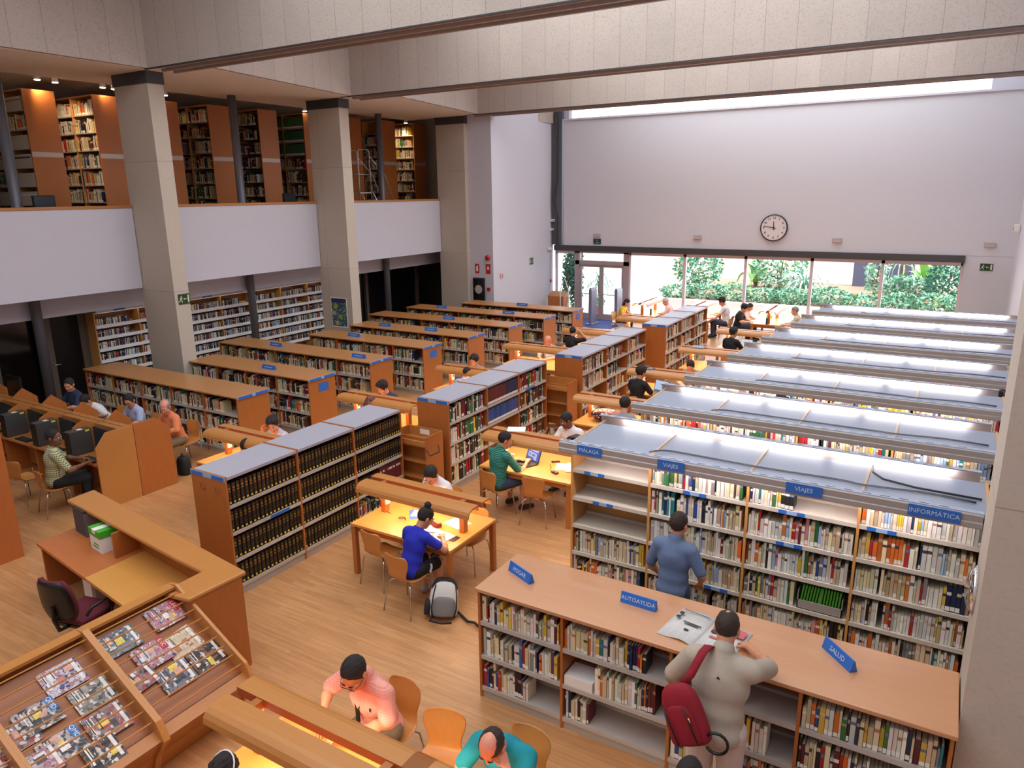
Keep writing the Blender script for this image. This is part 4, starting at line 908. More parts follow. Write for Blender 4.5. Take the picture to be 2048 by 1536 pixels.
# ------------------------------------------------------------------ things lying on tables
def sheet(loc, w, h, rz, label, mm=None, name='paper_sheet', cat='paper', th=.002):
    o = MB().box(-w/2, w/2, -h/2, h/2, 0, th).build(name, mm or M['paper']); o.location = loc; o.rotation_euler = (0, 0, R(rz)); return tag(o, label, cat)
TZ = .7515
b = empty('open_notebook', (-5.32, 6.86, TZ), R(-8), 'open white notebook under the hand of the woman in blue', 'notebook')
MB().prism([(-.21, 0), (0, 0), (0, .012), (-.1, .018), (-.21, .01)], -.15, .15, 'y').build('page_block', M['paper'], b); MB().prism([(0, 0), (.21, 0), (.21, .01), (.1, .018), (0, .012)], -.15, .15, 'y').build('page_block', M['paper'], b)
sheet((-5.58, 6.95, TZ), .21, .297, 25, 'white sheet beside the notebook of the woman in blue')
sheet((-5.30, 7.32, TZ), .297, .25, -14, 'white sheet lying alone under the lamp across from the woman in blue')
sheet((-5.95, 7.28, TZ), .21, .297, 40, 'blue and white leaflet by the hand of the white-shirt man', mat('blue_leaflet', C(70, 110, 210), .5), 'leaflet', 'leaflet')
sheet((-5.93, 7.31, TZ+.003), .2, .2, 20, 'white writing paper under the hand of the white-shirt man')
b = empty('pencil_case', (-5.52, 7.12, TZ), R(-22), 'maroon pencil case with open zip on the table of woman in blue', 'pencil case')
MB().prism([(-.04, 0), (.04, 0), (.05, .03), (.03, .065), (-.03, .065), (-.05, .03)], -.11, .11, 'x').build('case_body', mat('maroon_cloth', C(120, 36, 36), .8), b, bevel=.012); MB().box(-.1, .1, -.012, .012, .064, .069).build('zip', mat('pale_zip', C(214, 190, 110), .5), b)
def phone(loc, rz, label):
    b = empty('phone', loc, R(rz), label, 'phone'); MB().box(-.036, .036, -.072, .072, 0, .008).build('phone_body', M['black'], b, bevel=.003); MB().box(-.032, .032, -.062, .062, .008, .0085).build('phone_screen', mat('phone_glass', C(60, 46, 42), .15), b)
phone((-5.06, 6.92, TZ), -4, 'dark phone on the table corner by the woman in blue')
phone((-5.22, 10.0, TZ), -55, 'dark phone behind the laptop of the striped-polo man')
def pen(loc, rz, c, label):
    o = MB().tube([(-.07, 0, .005), (.06, 0, .005), (.072, 0, .005)], [.005, .005, .001], 8).build('pen', mat('pen_barrel', c, .35)); o.location = loc; o.rotation_euler = (0, 0, R(rz)); tag(o, label, 'pen')
pen((-6.33, 7.13, TZ), -15, C(90, 110, 170), 'blue pen near the lamp post of the white-shirt man')
pen((-5.42, 6.88, TZ+.02), 14, C(70, 70, 90), 'grey pen lying across the open notebook')
o = MB().tube([(.05*math.cos(a*.5), .04*math.sin(a*.5), .006+.002*a) for a in range(14)], .006, 6).build('earphones', M['black']); o.location = (-6.02, 7.05, TZ); tag(o, 'coiled black earphones beside the pen and lamp post', 'earphones')
def laptop(loc, rz, label, scr, lit, open_=108):
    b = empty('laptop', loc, R(rz), label, 'laptop', 'open laptops')
    ba = MB().box(-.18, .18, -.125, .125, 0, .018).build('keyboard_base', M['black'], b, bevel=.004)
    MB().box(-.155, .155, -.03, .10, .018, .0195).box(-.05, .05, -.11, -.045, .018, .0192).build('keys', M['dark'], ba)
    ld = MB().box(-.18, .18, 0, .012, 0, .245)
    ld = ld.build('screen_lid', M['black'], b, bevel=.003); ld.location = (0, .125, .018); ld.rotation_euler = (R(-(open_-90)), 0, 0)
    MB().box(-.168, .168, -.002, -.0005, .014, .232).build('screen', scr, ld)
    for i in lit: MB().box(i[0], i[1], -.0032, -.0022, i[2], i[3]).build('screen_window', i[4], ld)
    return b
def em(name, c, s): return mat(name, C(20, 20, 24), .3, emis=c, estr=s)
ES = em('blue_screen', C(84, 110, 200), .75); EW = em('pale_window', C(190, 200, 240), .9); ED = em('dark_window', C(30, 34, 80), .5)
laptop((-5.62, 9.70, TZ), -26, 'open laptop with blue desktop screen before the striped-polo man', ES, [(-.12, .12, .16, .215, EW), (-.13, .1, .06, .14, EW), (-.11, -.06, .08, .12, ED), (-.03, .06, .08, .12, ED), (.03, .11, .03, .055, EW)])
EP = em('pale_blue_screen', C(170, 196, 226), .95)
laptop((-5.25, 14.80, TZ), -16, 'open laptop with pale blue screen before the black-shirt man', EP, [(-.16, .16, .02, .03, ED)])
laptop((-4.78, 20.35, TZ), -16, 'open laptop with white screen at the table close to the window', em('white_screen', C(214, 218, 226), .9), [])
for i, (x, y, r_) in enumerate(((-5.02, 9.85, 20), (-4.95, 9.90, -15), (-4.88, 9.84, 40))): sheet((x, y, TZ+.004*i), .21, .297, r_, 'white paper, %s of three strewn behind the laptop charger' % ('lowest', 'middle', 'uppermost')[i], None, 'paper_sheet', 'paper', .003)
b = empty('power_adapter', (-5.0, 9.55, TZ), R(-20), 'black laptop charger with cord on the striped-polo table', 'charger'); MB().box(-.06, .06, -.03, .03, 0, .03).build('adapter_body', M['dark'], b, bevel=.006); MB().tube([(-.06, 0, .01), (-.14, .03, .006), (-.22, .12, .006), (-.34, .2, .006)], .005, 6).build('cord', M['black'], b)
b = empty('webcam', (-5.98, 9.9, TZ), 0, 'small white plug adapter beside the lamp post at the laptop', 'plug'); MB().box(-.03, .03, -.025, .025, 0, .04).build('plug_body', M['plug'], b); MB().tube([(0, 0, .04), (.03, -.05, .03), (.1, -.12, .006)], .004, 6).build('cord', M['black'], b)
sheet((-5.95, 9.98, 1.203), .30, .25, 25, 'white sheet lying on the lamp hood above the striped-polo man')
b = empty('shoulder_bag', (-4.62, 9.80, 1.203), R(-12), 'black leather bag lying on the lamp hood beside travel bookcase', 'bag')
MB().prism([(-.15, 0), (.15, 0), (.16, .05), (.12, .11), (-.10, .12), (-.16, .06)], -.26, .26, 'x').build('bag_body', mat('black_leather', C(22, 24, 30), .28), b, bevel=.03); MB().tube([(-.2, -.1, .1), (-.05, -.13, .13), (.2, -.1, .1)], .012).build('bag_strap', M['black'], b)
b = empty('floral_bag', (-5.42, 12.45, TZ), R(10), 'dark floral cloth bag with red and white on table', 'bag')
o = MB().ell((0, 0, .12), (.30, .18, .12), 16).build('bag_body', covermat(3, C(60, 44, 56), C(150, 50, 70), C(34, 28, 36)), b, smooth=True)
MB().ell((.22, -.05, .17), (.10, .09, .07), 10).build('scarf', mat('red_cloth', C(150, 50, 60), .8), b, smooth=True)
for i, (x, y, a) in enumerate(((-5.72, 15.2, 8), (-5.58, 15.12, -10))):
    sheet((x, y, 1.203), .24, .18, a, 'dark notebook on the lamp hood behind the black-shirt man, %s' % ('thicker one', 'thinner pale-edged one')[i], [M['dark'], mat('slate_cover', C(110, 112, 126), .5)][i], 'notebook', 'notebook', .03-.012*i)
sheet((-5.3, 17.85, 1.203), .33, .24, -6, 'grey closed notebook lying on the lamp hood before the white-screen laptop', mat('grey_cover', C(150, 150, 168), .5), 'notebook', 'notebook', .025)
o = MB().box(-.2, .2, -.13, .13, 0, .16).box(-.035, .035, -.1315, -.13, .06, .11, 1).build('carton_box', [mat('beige_card', C(196, 178, 150), .7), M['paper']]); o.location = (-4.45, 14.78, TZ); tag(o, 'beige carton with white mark at the pale-screen laptop table', 'box')
sheet((-7.05, 25.0, TZ), .32, .24, 5, 'red folder before the bearded man in white', mat('red_folder', C(220, 40, 40), .5), 'folder', 'folder', .015)
sheet((-5.35, 24.85, TZ), .3, .42, 10, 'white sheets before the black-shirt man at the window')
sheet((-5.30, 25.5, TZ), .3, .3, -8, 'white sheets before the woman in pale pink')
o = MB().lathe([(.036, 0), (.036, .2), (.03, .21)], 14).build('tumbler', mat('dark_blue_cup', C(50, 54, 84), .4)); o.location = (-5.08, 24.62, TZ); tag(o, 'dark tall tumbler on the window table of the old man', 'tumbler')
o = MB().lathe([(.036, 0), (.036, .22), (.03, .23)], 14).build('bottle', mat('blue_flask', C(60, 66, 110), .4)); o.location = (-9.12, 24.75, TZ); tag(o, 'blue flask on the window table of the woman in yellow', 'flask')
o = MB().box(-.1, .1, -.08, .08, 0, .09).build('green_pouch', mat('lime_cloth', C(110, 220, 110), .6), bevel=.03); o.location = (-5.30, 26.0, TZ); tag(o, 'lime green pouch on the window table by lamp', 'pouch')
sheet((-9.62, 24.7, TZ), .28, .2, 10, 'dark blue folder before the woman in yellow', mat('blue_folder', C(40, 80, 130), .5), 'folder', 'folder', .012)
sheet((-9.85, 7.42, TZ), .25, .3, 20, 'white sheet under the lamp by the first row'); sheet((-9.05, 13.0, TZ), .3, .25, 10, 'white sheet before the person beside the red set')
sheet((-4.75, 17.5, TZ), .35, .25, 4, 'white sheet at the table under grey notebook lamp'); o = MB().box(-.09, .09, -.06, .06, 0, .07).build('pencil_box', mat('navy_box', C(40, 44, 62), .5)); o.location = (-4.42, 17.62, TZ); tag(o, 'navy pencil box at the table of the grey notebook lamp', 'box')
# newspaper on the low bookcase
b = empty('newspaper', (-1.50, 5.70, 1.2515), R(-9), 'open newspaper on the low bookcase before the standing man', 'newspaper')
def newsmat(name, sc, dens):
    m_ = bpy.data.materials.new(name); m_.use_nodes = True; nt = m_.node_tree; p = nt.nodes['Principled BSDF']; p.inputs['Roughness'].default_value = .8
    tc = N(nt, 'ShaderNodeTexCoord'); bk = N(nt, 'ShaderNodeTexBrick'); bk.offset = 0; bk.inputs['Brick Width'].default_value = .085; bk.inputs['Row Height'].default_value = .009; bk.inputs['Mortar Size'].default_value = .0035; bk.inputs['Scale'].default_value = sc
    bk.inputs['Color1'].default_value = C(150, 148, 150); bk.inputs['Color2'].default_value = C(176, 174, 174); bk.inputs['Mortar'].default_value = C(216, 212, 208)
    nt.links.new(tc.outputs['Object'], bk.inputs['Vector']); nt.links.new(bk.outputs['Color'], p.inputs['Base Color']); return m_
nm = newsmat('newsprint', 1.0, 1); hl = mat('news_ink', C(60, 58, 62), .8); rdk = mat('news_red', C(200, 100, 110), .8)
for s, nme in ((-1, 0), (1, 1)):
    n_ = 8; v = []
    for j in range(2):
        for i in range(n_+1):
            u = i/n_; v.append((s*.335*u, (-.25 if j == 0 else .25)+.01*math.sin(5*u), .004+.022*math.sin(math.pi*min(1, u*1.2))**2*(1-u)))
    o = MB().add(v, [(i, i+1, n_+2+i, n_+1+i) if s > 0 else (i+1, i, n_+1+i, n_+2+i) for i in range(n_)]).build('page', nm, b, smooth=True)
    so = o.modifiers.new('leaves', 'SOLIDIFY'); so.thickness = .003; so.offset = -1
    if nme == 0: qs = [(-.22, -.05, .02, .035, hl), (-.20, -.07, -.005, .008, hl), (-.30, -.04, .205, .212, hl), (-.16, -.12, -.10, -.07, hl), (-.31, -.27, .12, .16, hl), (-.31, -.27, .05, .09, hl)]
    else: qs = [(.04, .18, .02, .20, hl), (.06, .28, -.06, -.03, rdk), (.2, .3, -.18, -.1, rdk), (.21, .31, .08, .2, rdk)]
    for q in qs: MB().box(*q[:4], .024, .0252).build('headline' if q[3]-q[2] < .02 else 'news_picture', q[4], o)
# backpack on the floor by the woman in blue, leaning back
b = empty('backpack', (-4.88, 6.36, .012), R(36), 'grey and black backpack slumped on the floor by the woman in blue', 'backpack')
b.rotation_euler = (R(-14), R(8), R(36))
lg = mat('light_grey_cloth', C(206, 202, 194), .8, noise=.06, nscale=30); bkc = mat('black_cloth', C(28, 27, 30), .75)
def blob(pts, fac, name, mm, par, sub=2):
    o = MB().add(pts, fac).build(name, mm, par, smooth=True); s_ = o.modifiers.new('soft', 'SUBSURF'); s_.levels = sub; s_.render_levels = sub; return o
def softbox(x0, x1, y0, y1, z0, z1, tx=.7, lean=(0, 0)):
    cx, cy = (x0+x1)/2, (y0+y1)/2; v = []
    for z, k, e in ((z0, .92, 0), (z0+(z1-z0)*.12, 1.0, .1), (z0+(z1-z0)*.55, .98, .55), (z0+(z1-z0)*.88, .82*tx+.15, .9), (z1, .5*tx, 1)):
        ox, oy = lean[0]*e, lean[1]*e
        for a in ((-1, -1), (0, -1.12), (1, -1), (1.12, 0), (1, 1), (0, 1.12), (-1, 1), (-1.12, 0)): v.append((cx+ox+a[0]*(x1-x0)/2*k, cy+oy+a[1]*(y1-y0)/2*k, z))
    f = [tuple(range(7, -1, -1))]+[(i*8+k, i*8+(k+1) % 8, (i+1)*8+(k+1) % 8, (i+1)*8+k) for i in range(4) for k in range(8)]+[tuple(32+k for k in range(8))]
    return v, f
v, f = softbox(-.17, .17, -.12, .12, .0, .42, .8, (0, .10)); blob(v, f, 'bag_body', lg, b)
v, f = softbox(-.14, .14, -.17, -.08, .03, .26, .9, (0, .03)); blob(v, f, 'front_pocket', mat('mid_grey_cloth', C(120, 118, 114), .8), b)
v, f = softbox(-.15, .15, -.02, .14, .27, .44, .7, (0, .06)); blob(v, f, 'top_flap', bkc, b)
v, f = softbox(-.23, -.16, -.1, .08, .02, .20, .8); blob(v, f, 'side_pocket', bkc, b)
for s in (-1, 1): MB().tube([(s*.12, -.10, .40), (s*.14, -.165, .30), (s*.15, -.185, .15), (s*.13, -.17, .04)], .009, 6).build('piping', bkc, b, smooth=True)
MB().tube([(.12, .05, .1), (.24, -.06, .03), (.30, -.2, .015), (.38, -.24, .02), (.42, -.34, .012)], .016, 6).build('strap', bkc, b, smooth=True); MB().tube([(-.1, -.1, .03), (-.16, -.25, .012), (-.02, -.32, .012), (.1, -.28, .012)], .013, 6).build('strap', bkc, b, smooth=True)
b = empty('floor_bag', (-6.28, 8.98, 0), R(10), 'black bag on the floor beside the chair of the striped-polo man', 'bag'); v, f = softbox(-.2, .2, -.12, .12, 0, .24, .8); blob(v, f, 'bag_body', bkc, b); MB().tube([(-.12, 0, .22), (0, -.03, .34), (.12, 0, .22)], .012).build('bag_handle', bkc, b)
b = empty('floor_bag', (-11.92, 7.85, 0), R(0), 'small black bag on the floor at the carrel end panel', 'bag'); v, f = softbox(-.12, .12, -.1, .1, 0, .36, .9); blob(v, f, 'bag_body', bkc, b); MB().tube([(-.06, 0, .33), (0, -.02, .42), (.06, 0, .33)], .01).build('bag_handle', bkc, b)
# ------------------------------------------------------------------ upstairs things
al = mat('aluminium', C(214, 212, 208), .3, .7)
t = empty('platform_ladder', (-17.45, 19.75, 3.8), 0, 'aluminium platform step ladder standing on the gallery', 'ladder')
def tb(n_, pts, r=.016): MB().tube(pts, r, 8).build(n_, al, t, smooth=True)
for x in (0, -.55): tb('front_upright', [(x, -.58, 0), (x, -.55, 2.62), (x, -.50, 2.7), (x, -.05, 2.7), (x, 0, 2.62), (x, .03, 0)]); tb('handrail', [(x, 0, 2.5), (x, .75, 1.9), (x, 1.65, .0)])
for x in (0, -.55): tb('stringer', [(x, .1, 1.3), (x, .95, 0)], .022)
MB().box(-.55, 0, -.55, .05, 1.28, 1.32).build('platform', al, t)
for i in range(5): MB().box(-.54, -.01, .15+i*.17, .33+i*.17, 1.05-i*.26, 1.08-i*.26).build('step', al, t)
for x in (0, -.55): tb('guard_bar', [(x, -.56, 1.9), (x, .02, 1.9)], .013)
tb('guard_bar', [(0, -.56, 1.9), (-.55, -.56, 1.9)], .013)
for x, y, lb, rz in ((-16.98, 8.75, 'black monitor behind the gallery parapet near the carrel side', 100), (-17.1, 15.75, 'black monitor behind the gallery parapet before the second column', 95)):
    mo = empty('monitor', (x, y, 4.55), R(rz), lb, 'monitor'); MB().box(-.25, .25, -.02, .03, .12, .55).build('screen_housing', M['black'], mo); MB().box(-.23, .23, -.023, -.0201, .14, .53).build('screen_glass', bpy.data.materials['unlit_screen'], mo); MB().box(-.1, .1, -.07, .07, 0, .015).box(-.03, .03, 0, .03, .015, .14).build('stand', M['black'], mo)
for y0, y1 in ((8.5, 10.3), (14.4, 16.2)):
    t = empty('gallery_desk', (-17.05+.17, (y0+y1)/2, 3.8), 0, 'narrow wooden desk behind the gallery parapet, %s' % ('carrel-side one' if y0 < 10 else 'beside the second column'), 'desk')
    L = (y1-y0)/2; MB().box(-.28, .11, -L, L, .71, .745).build('desk_top', M['wy'], t)
    for yy in (-L+.05, L-.05): MB().box(-.27, .10, yy-.015, yy+.015, 0, .71).build('leg', M['wz'], t)
o = MB().box(-.14, .14, -.2, .2, 0, .05).build('document_tray', M['plug']); o.location = (-16.98, 15.35, 4.8465); o.location.z = 4.546; tag(o, 'white tray on the gallery desk beside the monitor', 'tray')
for i, (y, z) in enumerate(((9.7, 0), (10.0, .02))): sheet((-16.9, y, 4.546+z), .3, .4, 20+30*i, 'white papers on the gallery desk by the first column, %s' % ('flat one', 'raised one')[i], None, 'paper_sheet', 'paper', .30 if False else .02)
# spotlights of the gallery
spotm = mat('spot_glow', (1, 1, 1, 1), .5, emis=(1, .82, .62, 1), estr=26.0)
for i, (y, x) in enumerate(((9.75, -18.35), (10.2, -18.45), (11.3, -18.4), (11.62, -18.45), (13.05, -18.5), (17.95, -18.45), (23.05, -18.45), (8.4, -18.5))):
    s_ = empty('ceiling_spotlight', (x, y, 7.949), 0, 'small gallery ceiling spotlight, %s along the parapet from the carrel side' % ORD[[1, 2, 3, 4, 5, 6, 7, 0][i]], 'spotlight', 'gallery spotlights')
    MB().tube([(0, 0, 0), (0, 0, -.16)], .012).build('stem', M['white'], s_); MB().lathe([(.03, -.16), (.06, -.2), (.07, -.30)], 14).build('lamp_shade', M['white'], s_); MB().lathe([(.062, -.312), (.062, -.302)], 14).build('bulb', spotm, s_)
    if i in (0, 1, 2, 3, 4, 5, 6):
        l = bpy.data.lights.new('spot_beam', 'SPOT'); l.energy = 95 if i < 5 else 80; l.spot_size = R(95); l.spot_blend = .6; l.color = (1, .74, .46); l.shadow_soft_size = .06
        lo = bpy.data.objects.new('spot_beam', l); COL.objects.link(lo); lo.location = (x-.1, y, 7.6); lo.rotation_euler = Vector((-.55, .35, -.8)).to_track_quat('-Z', 'Y').to_euler()
# ------------------------------------------------------------------ people
def smin(a, b, k):
    h = np.clip(.5+.5*(b-a)/k, 0, 1); return b*(1-h)+a*h-k*h*(1-h)
class Field:
    def __init__(s, lo, hi, h):
        s.h = h; s.lo = np.array(lo, float); s.n = np.ceil((np.array(hi)-s.lo)/h).astype(int)+1
        s.F = np.full(s.n, .5, np.float32)
    def sub(s, a, b, pad):
        i0 = np.clip(np.floor((np.array(a)-pad-s.lo)/s.h).astype(int), 0, s.n-1); i1 = np.clip(np.ceil((np.array(b)+pad-s.lo)/s.h).astype(int)+1, 1, s.n)
        if (i1 <= i0).any(): return None
        ax = [s.lo[k]+s.h*np.arange(i0[k], i1[k]) for k in range(3)]
        return tuple(slice(i0[k], i1[k]) for k in range(3)), ax[0][:, None, None], ax[1][None, :, None], ax[2][None, None, :]
    def cap(s, a, b, ra, rb, k=.02, inf=0.0, op='u'):
        a = np.array(a, float); b = np.array(b, float); r = max(ra, rb)+inf
        q = s.sub(np.minimum(a, b)-r, np.maximum(a, b)+r, .05+k)
        if q is None: return
        sl, X, Y, Z = q; d = b-a; L = max(1e-9, d@d)
        t = np.clip(((X-a[0])*d[0]+(Y-a[1])*d[1]+(Z-a[2])*d[2])/L, 0, 1)
        D = np.sqrt((X-a[0]-t*d[0])**2+(Y-a[1]-t*d[1])**2+(Z-a[2]-t*d[2])**2)-(ra+(rb-ra)*t)-inf
        s.put(sl, D, k, op)
    def ell(s, c, r, M_=None, k=.02, inf=0.0, op='u'):
        c = np.array(c, float); r = np.array(r, float)+inf; m = r.max()
        q = s.sub(c-m, c+m, .05+k)
        if q is None: return
        sl, X, Y, Z = q; x, y, z = X-c[0], Y-c[1], Z-c[2]
        if M_ is not None: x, y, z = (M_[0][0]*x+M_[0][1]*y+M_[0][2]*z, M_[1][0]*x+M_[1][1]*y+M_[1][2]*z, M_[2][0]*x+M_[2][1]*y+M_[2][2]*z)
        k0 = np.sqrt((x/r[0])**2+(y/r[1])**2+(z/r[2])**2); k1 = np.sqrt((x/r[0]**2)**2+(y/r[1]**2)**2+(z/r[2]**2)**2)
        s.put(sl, k0*(k0-1)/np.maximum(k1, 1e-6), k, op)
    def put(s, sl, D, k, op):
        if op == 'u': s.F[sl] = smin(s.F[sl], D, k)
        else: s.F[sl] = -smin(-s.F[sl], D, k)
    def cutplane(s, n, c):   # keep n.p < c
        X = s.lo[0]+s.h*np.arange(s.n[0]); Y = s.lo[1]+s.h*np.arange(s.n[1]); Z = s.lo[2]+s.h*np.arange(s.n[2])
        s.F = np.maximum(s.F, (n[0]*X[:, None, None]+n[1]*Y[None, :, None]+n[2]*Z[None, None, :]-c).astype(np.float32))
    def mesh(s):
        F = s.F; F = np.pad(F, 1, constant_values=.5); n = F.shape; S_ = F < 0
        c = [(i, j, k) for i in (0, 1) for j in (0, 1) for k in (0, 1)]
        v = lambda A, o: A[o[0]:n[0]-1+o[0], o[1]:n[1]-1+o[1], o[2]:n[2]-1+o[2]]
        cnt = sum(v(S_, o).astype(np.int8) for o in c); act = (cnt > 0) & (cnt < 8)
        idx = np.full(act.shape, -1, np.int64); I = np.argwhere(act); idx[act] = np.arange(len(I))
        P = np.zeros((len(I), 3)); Wt = np.zeros(len(I))
        for a in c:
            for d in range(3):
                if a[d]: continue
                b = list(a); b[d] = 1
                fa = F[I[:, 0]+a[0], I[:, 1]+a[1], I[:, 2]+a[2]]; fb = F[I[:, 0]+b[0], I[:, 1]+b[1], I[:, 2]+b[2]]
                mk = (fa < 0) != (fb < 0); t = np.where(mk, fa/np.where(mk, fa-fb, 1), 0)
                p = np.tile(np.array(a, float), (len(I), 1)); p[:, d] = t
                P += p*mk[:, None]; Wt += mk
        P = (P/Wt[:, None]+I-1)*s.h+s.lo
        Q = []
        for d in range(3):
            e1, e2 = [(1, 2), (2, 0), (0, 1)][d]
            A = S_.take(range(n[d]-1), d); B = S_.take(range(1, n[d]), d); E = np.argwhere(A != B)
            E = E[(E[:, e1] > 0) & (E[:, e2] > 0) & (E[:, e1] < n[e1]-1) & (E[:, e2] < n[e2]-1)]
            if not len(E): continue
            def g(o1, o2):
                G = E.copy(); G[:, e1] -= o1; G[:, e2] -= o2; return idx[G[:, 0], G[:, 1], G[:, 2]]
            q = np.stack([g(1, 1), g(0, 1), g(0, 0), g(1, 0)], 1); fl = ~S_[E[:, 0], E[:, 1], E[:, 2]]
            q[fl] = q[fl][:, ::-1]; Q.append(q)
        return P, np.concatenate(Q) if Q else np.zeros((0, 4), int)
def fobj(name, fld, mats, parent, matfn=None):
    P, Q = fld.mesh()
    if not len(P): return None
    me = bpy.data.meshes.new(name)
    me.vertices.add(len(P)); me.vertices.foreach_set('co', P.astype(np.float32).ravel())
    me.loops.add(len(Q)*4); me.loops.foreach_set('vertex_index', Q.astype(np.int32).ravel())
    me.polygons.add(len(Q)); me.polygons.foreach_set('loop_start', np.arange(0, len(Q)*4, 4, dtype=np.int32))
    me.polygons.foreach_set('use_smooth', np.ones(len(Q), bool)); me.update(calc_edges=True); me.validate()
    if not isinstance(mats, list): mats = [mats]
    for m_ in mats: me.materials.append(m_)
    if matfn is not None and len(me.polygons) == len(Q): me.polygons.foreach_set('material_index', matfn(P[Q].mean(1)).astype(np.int32))
    o = bpy.data.objects.new(name, me); COL.objects.link(o); o.parent = parent; return o
V3 = lambda *a: np.array(a, float)
def rotm(yaw, pitch, roll=0):
    return np.array(Matrix.Rotation(yaw, 3, 'Z') @ Matrix.Rotation(-pitch, 3, 'X') @ Matrix.Rotation(roll, 3, 'Y'))
SKIN = {'light': C(226, 170, 140), 'tan': C(204, 142, 108), 'brown': C(120, 78, 56), 'pink': C(222, 150, 124)}
smats = {}
def skinmat(k):
    if k not in smats:
        m_ = mat('skin_'+k, SKIN[k], .5, noise=.05, nscale=30); m_.node_tree.nodes['Principled BSDF'].inputs['Subsurface Weight'].default_value = .0; smats[k] = m_
    return smats[k]
LIP = mat('lips', C(176, 98, 88), .45)
HAIR = {'black': mat('black_hair', C(34, 27, 25), .75, noise=.3, nscale=60, bump=.5, stretch=(4, 4, 1)), 'brown': mat('brown_hair', C(52, 37, 29), .7, noise=.3, nscale=60, bump=.5, stretch=(4, 4, 1)), 'grey': mat('grey_hair', C(140, 134, 130), .55, noise=.2, nscale=60, bump=.5), 'white': mat('white_hair', C(206, 196, 188), .6, noise=.1, nscale=60, bump=.4), 'red': mat('auburn_hair', C(110, 58, 40), .5, noise=.2, nscale=60, bump=.4)}
def cloth(name, col, **k): return mat(name, C(*col), .85, noise=.06, nscale=50, bump=.12, **k)
def pattern(name, kind, a, b, sc):
    m_ = bpy.data.materials.new(name); m_.use_nodes = True; nt = m_.node_tree; p = nt.nodes['Principled BSDF']; p.inputs['Roughness'].default_value = .85
    tc = N(nt, 'ShaderNodeTexCoord'); sx = N(nt, 'ShaderNodeSeparateXYZ'); nt.links.new(tc.outputs['Object'], sx.inputs[0])
    def band(sock, w):
        mu = N(nt, 'ShaderNodeMath', operation='MULTIPLY'); mu.inputs[1].default_value = sc; nt.links.new(sock, mu.inputs[0])
        fr = N(nt, 'ShaderNodeMath', operation='FRACT'); nt.links.new(mu.outputs[0], fr.inputs[0]); lt = N(nt, 'ShaderNodeMath', operation='LESS_THAN'); lt.inputs[1].default_value = w; nt.links.new(fr.outputs[0], lt.inputs[0]); return lt.outputs[0]
    if kind == 'stripe': f = band(sx.outputs[2], .3)
    else:
        ad = N(nt, 'ShaderNodeMath', operation='ADD'); nt.links.new(sx.outputs[0], ad.inputs[0]); nt.links.new(sx.outputs[1], ad.inputs[1])
        f1 = band(sx.outputs[2], .5 if kind == 'gingham' else .42); f2 = band(ad.outputs[0], .5 if kind == 'gingham' else .42)
        s_ = N(nt, 'ShaderNodeMath', operation='ADD'); nt.links.new(f1, s_.inputs[0]); nt.links.new(f2, s_.inputs[1]); h = N(nt, 'ShaderNodeMath', operation='MULTIPLY'); h.inputs[1].default_value = .5; nt.links.new(s_.outputs[0], h.inputs[0]); f = h.outputs[0]
    nt.links.new(mixcol(nt, f, C(*a), C(*b)), p.inputs['Base Color']); return m_
CLO = {'white': cloth('white_cotton', (226, 222, 226)), 'greige': cloth('greige_pique', (178, 166, 150)), 'offwhite': cloth('off_white_twill', (206, 190, 184)), 'bluepolo': cloth('dusty_blue_pique', (104, 122, 156)), 'cobalt': cloth('cobalt_jersey', (30, 40, 176)), 'teal': cloth('teal_jersey', (16, 140, 156)), 'black': cloth('black_jersey', (26, 24, 28)), 'navy': cloth('navy_cloth', (40, 52, 84)), 'denim': cloth('denim', (58, 72, 100)), 'paleblue': cloth('pale_blue_cotton', (170, 180, 214)), 'orange': cloth('orange_knit', (226, 134, 88)), 'yellow': cloth('mustard_knit', (226, 180, 70)), 'beige': cloth('beige_cotton', (204, 192, 160)), 'palepink': cloth('pale_pink_cotton', (236, 200, 204)), 'purple': cloth('plum_knit', (66, 36, 52)), 'grey': cloth('grey_jersey', (150, 144, 146)), 'khaki': cloth('khaki_twill', (130, 112, 90)), 'lilacgrey': cloth('lilac_grey_cotton', (196, 188, 204)),
  'pinkcheck': pattern('salmon_gingham', 'gingham', (240, 172, 156), (230, 138, 124), 60), 'plaid': pattern('green_cream_plaid', 'plaid', (206, 204, 160), (70, 84, 66), 30), 'greenstripe': pattern('green_striped_jersey', 'stripe', (24, 92, 84), (84, 170, 148), 42), 'blueplaid': pattern('pale_blue_plaid', 'plaid', (214, 212, 226), (120, 128, 170), 24)}
SHOE = mat('dark_shoe', C(36, 34, 36), .6); SHOEW = mat('grey_trainer', C(170, 160, 156), .7); SOLE = mat('white_sole', C(214, 206, 200), .6)
